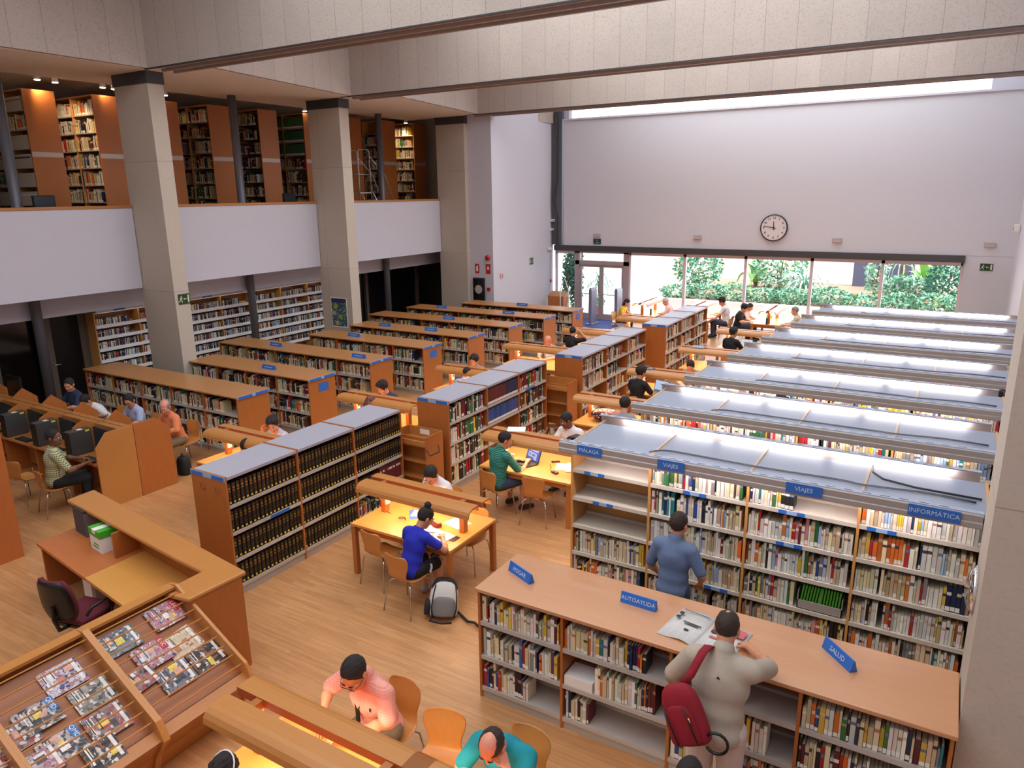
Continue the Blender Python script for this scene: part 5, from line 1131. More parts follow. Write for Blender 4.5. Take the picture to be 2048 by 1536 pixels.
def person(label, loc, rz, sit=True, sc=1.0, lean=12, hyaw=0, hpitch=25, hroll=0, skin='light', hair='black', style='short', shirt='white', sleeve=.75, long_=True, trousers='denim', feet=True, shoe=None, handL=None, handR=None, elbL=None, elbR=None, wide=1.0, vox=.016, hq=False, glasses=False, collar=False, twist=0, kneesp=.12, hs=1.13):
    rt = empty('person', loc, R(rz), label, 'person', None); rt.scale = (sc, sc, sc)
    ln = R(lean); u = V3(0, math.sin(ln), math.cos(ln)); tw = R(twist)
    sx = V3(math.cos(tw), math.sin(tw), 0); T = np.array([sx, np.cross(u, sx), u])
    P = V3(0, 0, .545) if sit else V3(0, -.02, .95)
    w = wide
    prims = []   # tag, kind, args
    def A(tg, *a):
        if tg == 'head':
            a = list(a)
            if a[0] == 'e': a[2] = tuple(q*hs for q in a[2])
            else: a[3] *= hs; a[4] *= hs
        prims.append((tg,)+tuple(a))
    fwd = np.cross(u, sx)
    A('pelvis', 'e', P+V3(0, 0, 0), (.165*w, .13*w, .115), None, .05)
    A('torso', 'e', P+u*.14, (.148*w, .115*w, .13), T, .05); A('torso', 'e', P+u*.33, (.165*w, .118*w, .17), T, .05); A('torso', 'c', P+u*.47-sx*.13*w, P+u*.47+sx*.13*w, .068, .068, .05)
    A('torso', 'c', P+u*.40-fwd*.03, P+u*.52-fwd*.01, .09, .06, .05)
    S_ = {-1: P+u*.465-sx*.178*w, 1: P+u*.465+sx*.178*w}
    nb = P+u*.53; hd = rotm(R(hyaw)+tw, R(hpitch), R(hroll)); f_, up_ = hd @ V3(0, 1, 0), hd @ V3(0, 0, 1)
    hc = nb+u*.045+up_*.125*(.1+.9*hs)+f_*.03
    A('neck', 'c', P+u*.49, hc-up_*.07-f_*.02, .06, .052, .025)
    g = lambda x, y, z: hc+hd @ (V3(x, y, z)*hs)
    HM = hd.T
    A('head', 'e', g(0, -.012, .03), (.074, .095, .092), HM, .012); A('head', 'e', g(0, .022, -.045), (.058, .070, .080), HM, .03); A('head', 'e', g(0, .062, -.098), (.026, .024, .022), HM, .03)
    A('head', 'c', g(-.034, .080, .022), g(.034, .080, .022), .013, .013, .015)
    A('head', 'c', g(0, .088, .010), g(0, .106, -.030), .009, .014, .012); A('head', 'e', g(-.011, .098, -.034), (.009, .009, .008), HM, .008); A('head', 'e', g(.011, .098, -.034), (.009, .009, .008), HM, .008)
    A('head', 'c', g(-.02, .084, -.062), g(.02, .084, -.062), .008, .008, .008)
    for s in (-1, 1):
        A('head', 'e', g(s*.077, -.008, -.008), (.010, .021, .032), HM, .008); A('head', 'e', g(s*.045, .055, -.035), (.02, .022, .02), HM, .02)
        # legs
        hp = P+V3(s*.088*w, .02, -.01)
        if sit:
            kn = V3(s*kneesp, .43, .515); an = V3(s*(kneesp+.005), .40, .09); toe = V3(s*(kneesp+.035), .57, .035)
        else:
            kn = V3(s*.105, .02, .50); an = V3(s*.11, -.03, .09); toe = V3(s*.13, .14, .035)
        A('thigh', 'c', hp, kn, .086*w, .058, .03); A('shin', 'c', kn, an, .053, .036, .02); A('shin', 'e', kn*.68+an*.32+V3(0, -.018, 0), (.047, .05, .11), None, .03)
        A('foot', 'c', an+V3(0, -.03, -.04), toe, .040, .033, .02); A('foot', 'c', an, an+V3(0, 0, -.04), .036, .04, .02)
        # arms
        sh = S_[s]; e = (elbL if s < 0 else elbR); hnd = (handL if s < 0 else handR)
        if e is None: e = (s*.27, .20, .80) if sit else (s*.27, -.02, 1.12)
        if hnd is None: hnd = (s*.10, .43, .785) if sit else (s*.26, .10, .88)
        e = V3(*e); hnd = V3(*hnd)
        A('uarm%d' % s, 'c', sh, e, .052*w, .041, .03); A('farm', 'c', e, hnd, .041, .027, .02); A('farm', 'e', e*.72+hnd*.28, (.043, .043, .05), None, .03)
        d = hnd-e; d /= np.linalg.norm(d); nn = V3(0, 0, 1)-d*d[2]
        if np.linalg.norm(nn) < .3: nn = V3(0, -1, 0)-d*(-d[1])
        nn /= np.linalg.norm(nn); l = np.cross(nn, d)*(-s); l /= np.linalg.norm(l)   # towards the little finger
        l = -l if np.dot(l, sx)*s < 0 and abs(np.dot(l, sx)) > .2 else l
        for i in range(4):
            off = l*(i-1.5)*.019; m0 = hnd+off*.55+d*.01; m1 = hnd+d*.082+off
            A('hand', 'c', m0, m1, .014, .0115, .012)
            Lf = (.072, .080, .074, .058)[i]; c1, c2 = (.35, .9) if i < 3 else (.45, 1.0)
            q1 = m1+(d*math.cos(c1)-nn*math.sin(c1))*Lf*.5+l*(i-1.5)*.004; q2 = q1+(d*math.cos(c2)-nn*math.sin(c2))*Lf*.45
            A('hand', 'c', m1, q1, .0098, .0088, .004); A('hand', 'c', q1, q2, .0088, .0074, .003)
        tb_ = hnd+d*.025-l*.026; t1 = tb_+(d*.62-l*.72-nn*.25)*.045; t2 = t1+(d*.9-l*.2-nn*.35)*.034
        A('hand', 'c', tb_, t1, .0145, .0115, .010); A('hand', 'c', t1, t2, .0112, .0088, .004)
    pts = [];
    for p in prims:
        if p[1] == 'c': r = max(p[4], p[5]); pts += [np.array(p[2])-r, np.array(p[2])+r, np.array(p[3])-r, np.array(p[3])+r]
        else: r = max(p[3]); pts += [np.array(p[2])-r, np.array(p[2])+r]
    lo = np.min(pts, 0)-.04; hi = np.max(pts, 0)+.04
    def run(fld, sel, inf=0.0, kmul=1.0):
        for p in prims:
            if not sel(p[0]): continue
            if p[1] == 'c': fld.cap(p[2], p[3], p[4], p[5], p[6]*kmul, inf)
            else: fld.ell(p[2], p[3], p[4], p[5]*kmul, inf)
    B = Field(lo, hi, vox)
    run(B, lambda t: True)
    for s in (-1, 1): B.ell(g(s*.031, .094, .004), tuple(hs*q for q in (.014, .012, .010)), HM, .01, 0, 'd')
    lipc = g(0, .09, -.062)
    fobj('body', B, [skinmat(skin), LIP], rt, lambda c: (np.abs(((c-lipc) @ hd) @ np.diag([1/.024, 1/.02, 1/.0075])).max(1) < 1).astype(int) if hq else np.zeros(len(c)))
    # hair
    hz = lambda *q: tuple(v*hs for v in q)
    if style != 'bald':
        Hf = Field(hc-.22, hc+.22, min(vox, .009))
        Hf.ell(g(0, -.014, .032), hz(.0795, .1005, .0975), HM, .01)
        if style == 'full': Hf.ell(g(0, -.02, .05), hz(.092, .108, .10), HM, .03); Hf.ell(g(0, .05, .10), hz(.06, .05, .035), HM, .03)
        if style in ('long', 'bob'): Hf.ell(g(0, -.055, -.05), hz(.085, .06, .12 if style == 'long' else .08), HM, .03)
        n1 = hd @ V3(0, .90, -.44); Hf.cutplane(n1, n1 @ hc+(.031 if style != 'thin' else .016)*hs)
        n2 = hd @ V3(0, .25, -1.0); Hf.cutplane(n2, n2 @ hc+hs*(.085 if style not in ('long', 'bob') else .2))
        if style == 'ring': Hf.ell(g(0, .03, .13), hz(.075, .115, .085), HM, .01, 0, 'd')
        if style == 'crown': Hf.ell(g(0, -.06, .150), hz(.040, .045, .032), HM, .03, 0, 'd')
        if style == 'bun': Hf.ell(g(0, -.05, .145), hz(.042, .042, .04), HM, .015); Hf.ell(g(0, -.04, .11), hz(.03, .03, .03), HM, .02)
        X_ = Hf.lo[0]+Hf.h*np.arange(Hf.n[0]); Y_ = Hf.lo[1]+Hf.h*np.arange(Hf.n[1]); Z_ = Hf.lo[2]+Hf.h*np.arange(Hf.n[2])
        amp = .0045 if style in ('full', 'long', 'bob') else .0018
        Hf.F = Hf.F+(amp*(np.sin(95*X_+3*rz)[:, None, None]*np.sin(88*Y_+1.3)[None, :, None]+np.sin(140*Z_+60*X_.mean())[None, None, :]*np.sin(120*X_)[:, None, None])).astype(np.float32)
        fobj('hair', Hf, HAIR[hair], rt)
    if hq:
        eb = MB()
        for s in (-1, 1):
            a = g(s*.031, .084, .003); eb.ell(tuple(a), (.0115*hs,)*3, 10)
        eb.build('eyes', M['white'], rt, smooth=True)
        ib = MB()
        for s in (-1, 1): ib.ell(tuple(g(s*.031, .0925, .002)), (.0052*hs,)*3, 8)
        ib.build('irises', M['dark'], rt, smooth=True)
        bb = MB()
        for s in (-1, 1): bb.tube([g(s*.016, .096, .026), g(s*.032, .095, .031), g(s*.05, .084, .025)], [.004, .005, .003], 6)
        bb.build('eyebrows', HAIR[hair if hair in ('black', 'brown', 'grey') else 'brown'], rt)
    if glasses:
        gb = MB()
        for s in (-1, 1):
            gb.tube([g(s*.033+.022*math.cos(a*.524), .108, .003+.017*math.sin(a*.524)) for a in range(13)], .0024, 6); gb.tube([g(s*.055, .106, .008), g(s*.078, .06, .006), g(s*.082, -.01, .002)], .0026, 6)
        gb.tube([g(-.011, .109, .006), g(.011, .109, .006)], .0024, 6); gb.build('glasses', M['black'], rt)
    # shirt
    Fh = Field(lo-.02, hi+.02, vox)
    run(Fh, lambda t: t in ('torso', 'pelvis'), .014)
    for s in (-1, 1):
        sh = S_[s]; e = (elbL if s < 0 else elbR)
        if e is None: e = (s*.27, .20, .80) if sit else (s*.27, -.02, 1.12)
        e = V3(*e); k = min(1.0, sleeve); Fh.cap(sh, sh+(e-sh)*k, .056*w, .050*w, .03, .012)
        if sleeve > 1:
            hnd = (handL if s < 0 else handR) or ((s*.10, .43, .785) if sit else (s*.26, .10, .88)); hnd = V3(*hnd); Fh.cap(e, e+(hnd-e)*.85, .043, .034, .02, .010)
    if collar: Fh.cap(P+u*.50, P+u*.565, .074, .066, .012, .008)
    if sit: Fh.cutplane(V3(0, .5, -1), -(P[2]-.10)+.5*.02)
    else: Fh.cutplane(V3(0, 0, -1), -(P[2]-.10))
    so = fobj('shirt', Fh, CLO[shirt], rt)
    # trousers
    Ft = Field(lo-.02, hi+.02, vox)
    run(Ft, lambda t: t == 'pelvis', .010)
    for p in prims:
        if p[0] == 'thigh': Ft.cap(p[2], p[2]+(p[3]-p[2])*(1.0 if long_ else .86), p[4], p[5]+.008, .03, .012)
        if p[0] == 'shin' and long_ and p[1] == 'c': Ft.cap(p[2], p[2]+(p[3]-p[2])*.94, .060, .058, .03, .008)
    Ft.cutplane(V3(0, 0, 1), P[2]+.09)
    fobj('trousers' if long_ else 'shorts', Ft, CLO[trousers], rt)
    for s in (0, 1):
        fs = [p for p in prims if p[0] == 'foot'][2*s:2*s+2]; Fs = Field(np.minimum(fs[0][2], fs[0][3])-.09, np.maximum(fs[0][2], fs[0][3])+.09, max(.009, vox*.7))
        for p in fs: Fs.cap(p[2], p[3], p[4], p[5], .02, .010)
        Fs.cutplane(V3(0, 0, -1), -.002); Fs.cutplane(V3(0, 0, 1), .115)
        fobj('shoe', Fs, [shoe or SHOE, SOLE], rt, lambda c: (c[:, 2] < .022).astype(int))
    return rt, dict(P=P, u=u, g=g, S=S_, T=T, nb=nb, f=f_, up=up_, sx=sx)
NEAR = .0065; MID = .010
PL = []
# standing man at the low bookcase, with red sling bag
p, k = person('man in greige polo and pale trousers reading at low bookcase, red sling bag on back', (-1.15, 4.86, 0), 2, False, 1.10, 10, 4, 30, 0, 'tan', 'brown', 'crown', 'greige', .86, True, 'offwhite', hs=1.03, handL=(-.26, .42, 1.185), elbL=(-.35, .06, 1.19), handR=(.07, .66, 1.195), elbR=(.27, .37, 1.27), wide=1.12, vox=NEAR, hq=True, collar=True)
MB().tube([tuple(k['nb']+k['sx']*.10*math.cos(a*.314)+np.cross(k['u'], k['sx'])*.092*math.sin(a*.314)-k['u']*.022) for a in range(11, 20)], .006, 6).build('collar_stripe', CLO['navy'], p)
MB().prism([(-.014, 0), (.014, 0), (0, .022)], 0, .004, 'y').build('shirt_emblem', CLO['navy'], p).location = (0.01, -.105, 1.395)
redc = cloth('crimson_nylon', (140, 22, 40)); 
b = empty('sling_bag', (-1.235, 4.575, 1.06), R(4), 'crimson sling bag hanging on the back of standing man in greige', 'bag'); b.rotation_euler = (R(-6), R(-22), R(4)); b.scale = (.93, .93, .93)
v, f = softbox(-.155, .155, -.085, .075, .0, .50, .85); blob(v, f, 'bag_body', redc, b)
v, f = softbox(-.13, .10, -.115, -.05, .03, .36, .8); blob(v, f, 'front_pocket', redc, b)
for x0, x1 in ((-.11, -.03), (.05, .11)): MB().tube([(x0+.04, -.135, .06), (x0+.03, -.145, .2), (x0+.0, -.12, .36)], .007, 6).build('zip', M['black'], b, smooth=True)
MB().box(.065, .085, -.135, -.12, .22, .28).build('zip_pull', M['chrome'], b)
st_ = [(.0, .03, .44), (.115, .06, .52), (.185, .10, .60), (.235, .17, .655), (.265, .25, .665), (.28, .33, .62), (.27, .38, .5)]
sv = []
for q in st_: sv += [(q[0]-.032, q[1], q[2]+.012), (q[0]+.032, q[1], q[2]-.012)]
so = MB().add(sv, [(2*i, 2*i+1, 2*i+3, 2*i+2) for i in range(len(st_)-1)]).build('shoulder_strap', redc, b, smooth=True); sm_ = so.modifiers.new('web', 'SOLIDIFY'); sm_.thickness = .012; sm_.offset = 0
MB().tube([(.2+.09*math.cos(2.2-a*.42), -.045, .02+.085*math.sin(2.2-a*.42)) for a in range(13)], .012, 6).build('loose_strap', M['black'], b, smooth=True)
# man in blue polo at the travel bookcase
person('man in dusty blue polo standing before the travel bookcase shelves, seen from behind', (-2.17, 6.86, 0), -4, False, .985, 3, -8, 8, 0, 'tan', 'brown', 'short', 'bluepolo', .85, True, 'denim', handL=(-.22, .20, .92), elbL=(-.29, .02, 1.14), handR=(.22, .22, .95), elbR=(.30, .02, 1.16), vox=MID, hq=True, collar=True, wide=1.03)
# pink-shirt man
p, k = person('man in salmon checked shirt with glasses and dark lanyard, bent over the lamp table', (-3.80, 4.03, 0), 172, True, 1.04, 14, 14, 42, 0, 'tan', 'black', 'thin', 'pinkcheck', .85, True, 'khaki', hs=1.17, handR=(.16, .46, .80), elbR=(.36, .24, .86), handL=(-.12, .46, .80), elbL=(-.30, .18, .82), wide=1.18, vox=NEAR, hq=True, glasses=True, collar=True)
ly = MB(); a = k['nb']
fr_ = np.cross(k['u'], k['sx'])
for s in (-1, 1): ly.tube([tuple(a+k['sx']*s*.07-k['u']*.02), tuple(a+k['sx']*s*.06+fr_*.10-k['u']*.08), tuple(a+k['sx']*s*.012+fr_*.165-k['u']*.20)], .006, 6)
c_ = a+fr_*.168-k['u']*.25
ly.box(c_[0]-.018, c_[0]+.018, c_[1]-.006, c_[1]+.01, c_[2]-.055, c_[2]+.055); ly.build('lanyard', M['black'], p)
MB().box(-.135, -.105, 0, .004, 0, .03).build('pocket_emblem', CLO['navy'], p).location = (0, .205, .85)
# bald man in teal
person('bald man in teal T-shirt propping his head on one hand at the table', (-2.50, 4.10, 0), 186, True, 1.0, 24, -10, 50, -8, 'pink', 'brown', 'ring', 'teal', .8, True, 'denim', handL=(-.125, .39, 1.02), elbL=(-.25, .44, .80), handR=(.06, .50, .80), elbR=(.30, .32, .80), wide=1.12, vox=NEAR, hq=True)
# headband person and the head low at the bottom edge
p, k = person('dark-haired person with thin white headband at the near lamp table', (-3.86, 2.35, 0), 6, True, .98, 10, 0, 30, 0, 'light', 'black', 'bob', 'black', .8, True, 'denim', vox=MID)
g = k['g']; MB().tube([g(.09*math.cos(a*.314), -.03+.02*math.sin(a*.314), .03+.105*math.sin(a*.314)) for a in range(11)], .006, 6).build('headband', M['white'], p)
person('dark grey-haired seated person directly behind the standing man in greige', (-1.12, 4.16, 0), 180, True, .97, 5, 0, 8, 0, 'tan', 'black', 'short', 'navy', .8, True, 'denim', vox=MID)
# woman in blue T-shirt
p, k = person('woman in cobalt T-shirt with black hair bun writing at the reading table', (-5.34, 6.34, 0), -6, True, .95, 20, -22, 34, 0, 'tan', 'black', 'bun', 'cobalt', .62, False, 'black', shoe=SHOEW, handR=(.12, .52, .83), elbR=(.34, .32, .80), handL=(-.12, .46, .80), elbL=(-.29, .24, .80), wide=.96, vox=NEAR, hq=True)
MB().tube([(.145, .505, .86), (.13, .53, .80), (.125, .545, .795)], .004, 6).build('pencil', M['dark'], p)
for i in range(3): MB().tube([(.19+.012*i, .17+.0*i, .50), (.20+.012*i, .19, .565), (.185+.012*i, .20, .61)], .004, 5).build('side_stripe', M['white'], p)
MB().tube([(.165+.03*math.cos(a*.785)*.9, .495, .825+.03*math.sin(a*.785)) for a in range(9)], .003, 5).build('bracelet', M['dark'], p)
# others, front to back
person('young man in white T-shirt with glasses writing, head bowed behind the lamp', (-5.93, 7.98, 0), 172, True, 1.05, 25, 22, 40, 0, 'light', 'black', 'short', 'white', .75, True, 'denim', vox=MID, hq=True, glasses=True)
person('man in green striped polo and denim shorts turned toward his open laptop', (-5.87, 9.22, 0), -18, True, 1.0, 8, -26, 22, 0, 'tan', 'black', 'thin', 'greenstripe', .75, False, 'denim', handR=(.16, .50, .80), elbR=(.29, .26, .72), handL=(-.02, .50, .80), elbL=(-.26, .22, .76), vox=.008, hq=True, collar=True, kneesp=.16)
person('dark-skinned man in white shirt looking down behind the black bag', (-5.38, 10.98, 0), 180, True, 1.0, 14, -35, 22, 0, 'brown', 'black', 'short', 'white', .8, True, 'denim', vox=MID, hq=True)
person('dark-haired person in grey sitting close to the floral bag', (-4.9, 12.0, 0), 6, True, .98, 14, 10, 18, 0, 'light', 'black', 'full', 'grey', .8, True, 'denim')
person('young man in black T-shirt at laptop with pale blue screen', (-5.58, 14.42, 0), -14, True, 1.0, 8, -12, 14, 0, 'tan', 'black', 'full', 'black', .8, True, 'denim', vox=.012)
person('young man facing down across from the pale-screen laptop', (-4.85, 16.05, 0), 182, True, 1.0, 14, 0, 36, 0, 'light', 'black', 'short', 'grey', .8, True, 'denim', vox=.012)
person('man in black T-shirt at laptop with white screen', (-5.04, 19.92, 0), -14, True, 1.0, 8, -10, 12, 0, 'tan', 'black', 'full', 'black', .8, True, 'denim', vox=.012)
person('man with tousled dark hair and white shirt leaning head on hand by first row', (-9.78, 8.42, 0), 178, True, 1.0, 16, 38, 26, 10, 'light', 'black', 'full', 'lilacgrey', .8, True, 'denim', handR=(.14, .34, 1.10), elbR=(.25, .32, .80), vox=.012, hq=True)
person('person in plum knit bowed low behind the black-volume bookcase', (-9.58, 6.98, 0), 0, True, .98, 42, 0, 30, 0, 'light', 'black', 'short', 'purple', 1.2, True, 'denim')
person('dark-haired person behind the lamp of the second carrel-side table', (-9.68, 11.2, 0), 180, True, 1.0, 12, -20, 30, 0, 'light', 'black', 'full', 'navy', .8, True, 'denim')
person('reddish-haired person bent below the lamp of the second carrel-side table', (-9.38, 9.9, 0), 0, True, .97, 26, 0, 30, 0, 'light', 'red', 'bob', 'palepink', .8, True, 'denim')
person('black-haired person behind the third lamp in the carrel-side column', (-9.40, 14.05, 0), 180, True, 1.0, 10, 0, 20, 0, 'light', 'black', 'full', 'grey', .8, True, 'denim')
person('dark-haired person in white bent under the third lamp', (-9.1, 12.75, 0), 0, True, .98, 30, 0, 30, 0, 'light', 'black', 'short', 'blueplaid', .8, True, 'denim')
person('bald man in pale blue plaid shirt facing the hall', (-9.02, 17.0, 0), 180, True, 1.0, 10, 0, 26, 0, 'pink', 'grey', 'bald', 'blueplaid', .8, True, 'denim', vox=.012)
person('man in black holding his head with one hand by the far grey-topped case', (-9.0, 18.1, 0), -12, True, 1.0, 12, 20, 18, -10, 'tan', 'black', 'short', 'black', .8, True, 'denim', handR=(.15, .20, 1.27), elbR=(.36, .26, 1.05), vox=.012)
person('bearded man in white T-shirt writing at the window table', (-6.62, 25.5, 0), 90, True, 1.05, 8, 0, 32, 0, 'tan', 'black', 'full', 'white', .7, True, 'denim', vox=.013)
person('man in black T-shirt and black hair at the window table', (-6.08, 24.75, 0), -90, True, 1.0, 12, 0, 32, 0, 'light', 'black', 'full', 'black', .7, True, 'black', vox=.013)
person('woman in pale pink T-shirt with brown hair at the window table', (-6.08, 25.55, 0), -92, True, .95, 14, -8, 30, 0, 'light', 'brown', 'bob', 'palepink', .7, True, 'denim', vox=.013)
person('old man in beige shirt with grey hair at the window table', (-4.12, 24.7, 0), 92, True, 1.0, 6, 0, 16, 0, 'light', 'grey', 'short', 'beige', .8, True, 'khaki', vox=.013)
person('woman in yellow top with dark ponytail at the window table', (-10.22, 24.5, 0), -86, True, .98, 20, 0, 26, 0, 'light', 'black', 'long', 'yellow', .7, True, 'denim', vox=.013)
person('white-haired person in pale top reading at the window table', (-8.47, 25.2, 0), 92, True, 1.0, 18, 0, 28, 0, 'pink', 'white', 'short', 'palepink', .8, True, 'denim', vox=.013)
person('man in green and cream plaid shirt at the study carrels, head turned', (-12.24, 5.76, 0), -20, True, 1.02, 4, -38, 2, 0, 'brown', 'black', 'short', 'plaid', .8, True, 'black', handR=(.18, .44, .78), elbR=(.28, .18, .74), vox=.010, hq=True, wide=1.08)
person('man in orange knit with grey thinning hair at far side of carrels', (-12.37, 8.12, 0), 180, True, 1.02, 16, 36, 24, 0, 'pink', 'grey', 'ring', 'orange', 1.2, True, 'khaki', vox=.010, hq=True)
person('man in pale blue shirt with glasses at far side of carrels', (-13.48, 8.1, 0), 180, True, 1.0, 14, 30, 26, 0, 'tan', 'black', 'short', 'paleblue', .8, True, 'denim', vox=.012, hq=True, glasses=True)
person('dark-haired person in white bowed low at far side of carrels', (-14.6, 8.1, 0), 178, True, 1.0, 36, 20, 36, 0, 'tan', 'black', 'short', 'white', .8, True, 'denim', vox=.012)
person('man in dark blue shirt at far side of carrels toward the columns', (-15.65, 8.1, 0), 180, True, 1.02, 10, 30, 20, 0, 'tan', 'black', 'short', 'navy', .8, True, 'denim', vox=.012)
# ------------------------------------------------------------------ signs, clock, wall fittings
# clock
t = empty('wall_clock', (-5.57, 27.03, 3.74), 0, 'round white wall clock with black rim above the garden window', 'clock')
MB().xf(Matrix()).lathe([(.46, 0), (.46, .06), (.43, .075), (.425, .05)], 48).xf(Matrix.Rotation(R(90), 4, 'X')).build('rim', M['black'], t, smooth=False)
MB().lathe([(.424, .05), (.424, .056)], 48).xf(Matrix.Rotation(R(90), 4, 'X')).build('dial', mat('clock_dial', C(222, 214, 216), .5), t)
for h in range(1, 13):
    a = R(90-30*h); text(str(h), .10, M['black'], t, (.335*math.cos(a), -.057, .335*math.sin(a)), (R(90), 0, 0), 'numeral', .0008, .003)
def hand_(nm, ang, L, w, y):
    a = R(90-ang); d = Vector((math.cos(a), 0, math.sin(a))); n = Vector((-d.z, 0, d.x)); p = [(-d*.07+n*w), (-d*.07-n*w), (d*L-n*w*.7), (d*L+n*w*.7)]
    o = MB().prism([(q.x, q.z) for q in p], y, y-.006, 'y').build(nm, M['black'], t)
hand_('hour_hand', 356, .22, .017, -.058); hand_('minute_hand', 281, .34, .013, -.066)
MB().lathe([(.022, .05), (.022, .074)], 12).xf(Matrix.Rotation(R(90), 4, 'X')).build('hub', M['black'], t)
# emergency lights and exit signs on the window wall
for i, (x, z) in enumerate(((-12.29, 3.36), (-8.25, 3.37), (-3.5, 3.35), (.83, 3.30))):
    t = empty('emergency_light', (x, 27.04, z), 0, 'small grey emergency light on the window wall, %s from the entrance doors' % ORD[i], 'emergency light', 'emergency lights')
    MB().box(-.15, .15, -.06, 0, -.075, .075).build('housing', mat('emergency_grey', C(176, 164, 164), .5) if i == 0 else bpy.data.materials['emergency_grey'], t, bevel=.01); MB().box(-.13, .13, -.064, -.0601, -.055, .01).build('diffuser', M['steel'], t)
gdark = mat('dark_green_sign', C(20, 52, 40), .5); glow = mat('pale_pictogram', C(206, 216, 160), .5)
def exit_sign(loc, rz, w, h, label, man=True, arrow=True, txt=None):
    t = empty('exit_sign', loc, rz, label, 'exit sign', 'exit signs')
    MB().box(-w/2, w/2, -.008, 0, -h/2, h/2).build('sign_plate', gdark, t)
    y = -.0095
    if man:
        p = MB()
        k = h*.5
        def seg(a, b, r): p.tube([(a[0]*k, y, a[1]*k), (b[0]*k, y, b[1]*k)], r*k, 6)
        ox = -w*.28/k
        p.ell((ox*k+.1*k, y, .55*k), (.13*k, .003, .13*k), 10)
        for a, b, r in (((.05, .38), (-.08, -.1), .13), ((.05, .32), (.38, .15), .06), ((.0, .3), (-.32, .1), .06), ((-.08, -.1), (.22, -.32), .08), ((.22, -.32), (.1, -.72), .07), ((-.08, -.1), (-.3, -.4), .08), ((-.3, -.4), (-.62, -.42), .07)): seg((a[0]+ox, a[1]), (b[0]+ox, b[1]), r)
        p.build('running_figure', glow, t)
    if arrow: MB().box(0, w*.22, y, y+.002, -h*.03, h*.03).prism([(-w*.06, 0), (.02*w, -h*.12), (.02*w, h*.12)], y, y+.002, 'y').build('arrow', glow, t)
    if man: MB().box(w*.30, w*.43, y, y+.002, -h*.36, h*.38).build('doorway', glow, t)
    if txt:
        for i, s in enumerate(txt): text(s, h*.28, M['letter'], t, (0, -.01, h*(.22-.44*i)), (R(90), 0, 0))
    return t
exit_sign((-15.395, 10.70, 2.72), R(90), .30, .24, 'green exit sign with running figure on the first column')
exit_sign((.83, 27.05, 2.62), 0, .34, .22, 'green exit sign on the window wall close to the pillar')
exit_sign((-12.29, 27.04, 3.13), 0, .32, .2, 'dark green two-line exit sign above the entrance doors', False, False, ('SIN', 'SALIDA'))
exit_sign((-14.395, 25.47, 2.42), R(90), .30, .26, 'green exit sign on the white flank wall', True, False)
def plate(nm, loc, rz, w, h, mm, label, cat, extra=None):
    t = empty(nm, loc, rz, label, cat); MB().box(-w/2, w/2, -.008, 0, -h/2, h/2).build('sign_plate', mm, t)
    if extra: extra(t)
    return t
def ext(t): MB().box(-.04, .04, -.0095, -.008, -.1, .08).tube([(0, -.009, .08), (.05, -.009, .12)], .008, 5).build('pictogram', M['white'], t)
plate('fire_sign', (-15.1, 22.645, 2.36), 0, .18, .34, M['red'], 'red fire hose sign beside the third column', 'fire sign', ext)
def fl(t): MB().prism([(-.05, -.02), (.05, -.02), (.03, .06), (0, .12), (-.03, .05)], -.0095, -.008, 'y').build('pictogram', M['white'], t)
plate('fire_sign', (-14.62, 22.645, 2.36), 0, .20, .36, M['red'], 'red fire alarm sign at the white wall corner', 'fire sign', fl)
t = empty('alarm_siren', (-14.62, 22.64, 2.76), 0, 'round red alarm siren at the white wall corner', 'siren'); MB().lathe([(.10, 0), (.10, .05), (.06, .09)], 18).xf(Matrix.Rotation(R(90), 4, 'X')).build('siren_body', M['red'], t); MB().lathe([(.04, .09), (.04, .1)], 12).xf(Matrix.Rotation(R(90), 4, 'X')).build('siren_cap', M['dark'], t)
t = empty('alarm_button', (-14.6, 22.64, 1.62), 0, 'small dark red alarm button below the alarm sign', 'alarm button'); MB().box(-.06, .06, -.05, 0, -.06, .06).build('button_box', M['red'], t); MB().box(-.03, .03, -.052, -.05, -.03, .03).build('button_face', M['dark'], t)
t = empty('hose_cabinet', (-15.02, 22.645, 1.60), 0, 'dark fire hose cabinet beside the third column', 'hose cabinet'); MB().box(-.25, .25, -.06, 0, -.42, .42).build('cabinet_frame', M['dark'], t); MB().box(-.22, .22, -.062, -.0601, -.38, .38).build('cabinet_glass', M['glassdark'], t); MB().lathe([(.16, .062), (.16, .068), (.12, .068)], 20).xf(Matrix.Rotation(R(90), 4, 'X')).build('hose_reel', M['steel'], t)
t = empty('no_smoking_sign', (-14.395, 23.17, 2.06), R(90), 'round white prohibition sign with red ring on white flank wall', 'sign'); MB().lathe([(.12, 0), (.12, .006)], 24).xf(Matrix.Rotation(R(90), 4, 'X')).build('sign_plate', M['white'], t)
MB().tube([(.095*math.cos(a*.3142), -.008, .095*math.sin(a*.3142)) for a in range(21)], .014, 5).tube([(-.065, -.008, .065), (.065, -.008, -.065)], .012, 5).build('red_ring', M['red'], t); MB().box(-.05, .05, -.0075, -.006, -.012, .012).build('pictogram', M['dark'], t)
for z, lb, dome in ((3.93, 'upper white camera beside the tall window slit', True), (3.57, 'lower white detector beside the tall window slit', False)):
    t = empty('wall_camera', (-14.39, 27.12-.05, z), 0, lb, 'camera'); MB().box(0, .08, -.05, .05, -.05, .05).build('bracket', M['plug'], t)
    if dome: MB().ell((.13, 0, 0), (.07, .06, .06), 12).build('camera_body', M['plug'], t); MB().ell((.17, -.045, -.01), (.03, .025, .03), 8).build('lens', M['black'], t)
    else: MB().ell((.1, 0, 0), (.05, .05, .05), 12).build('camera_body', M['steel'], t)
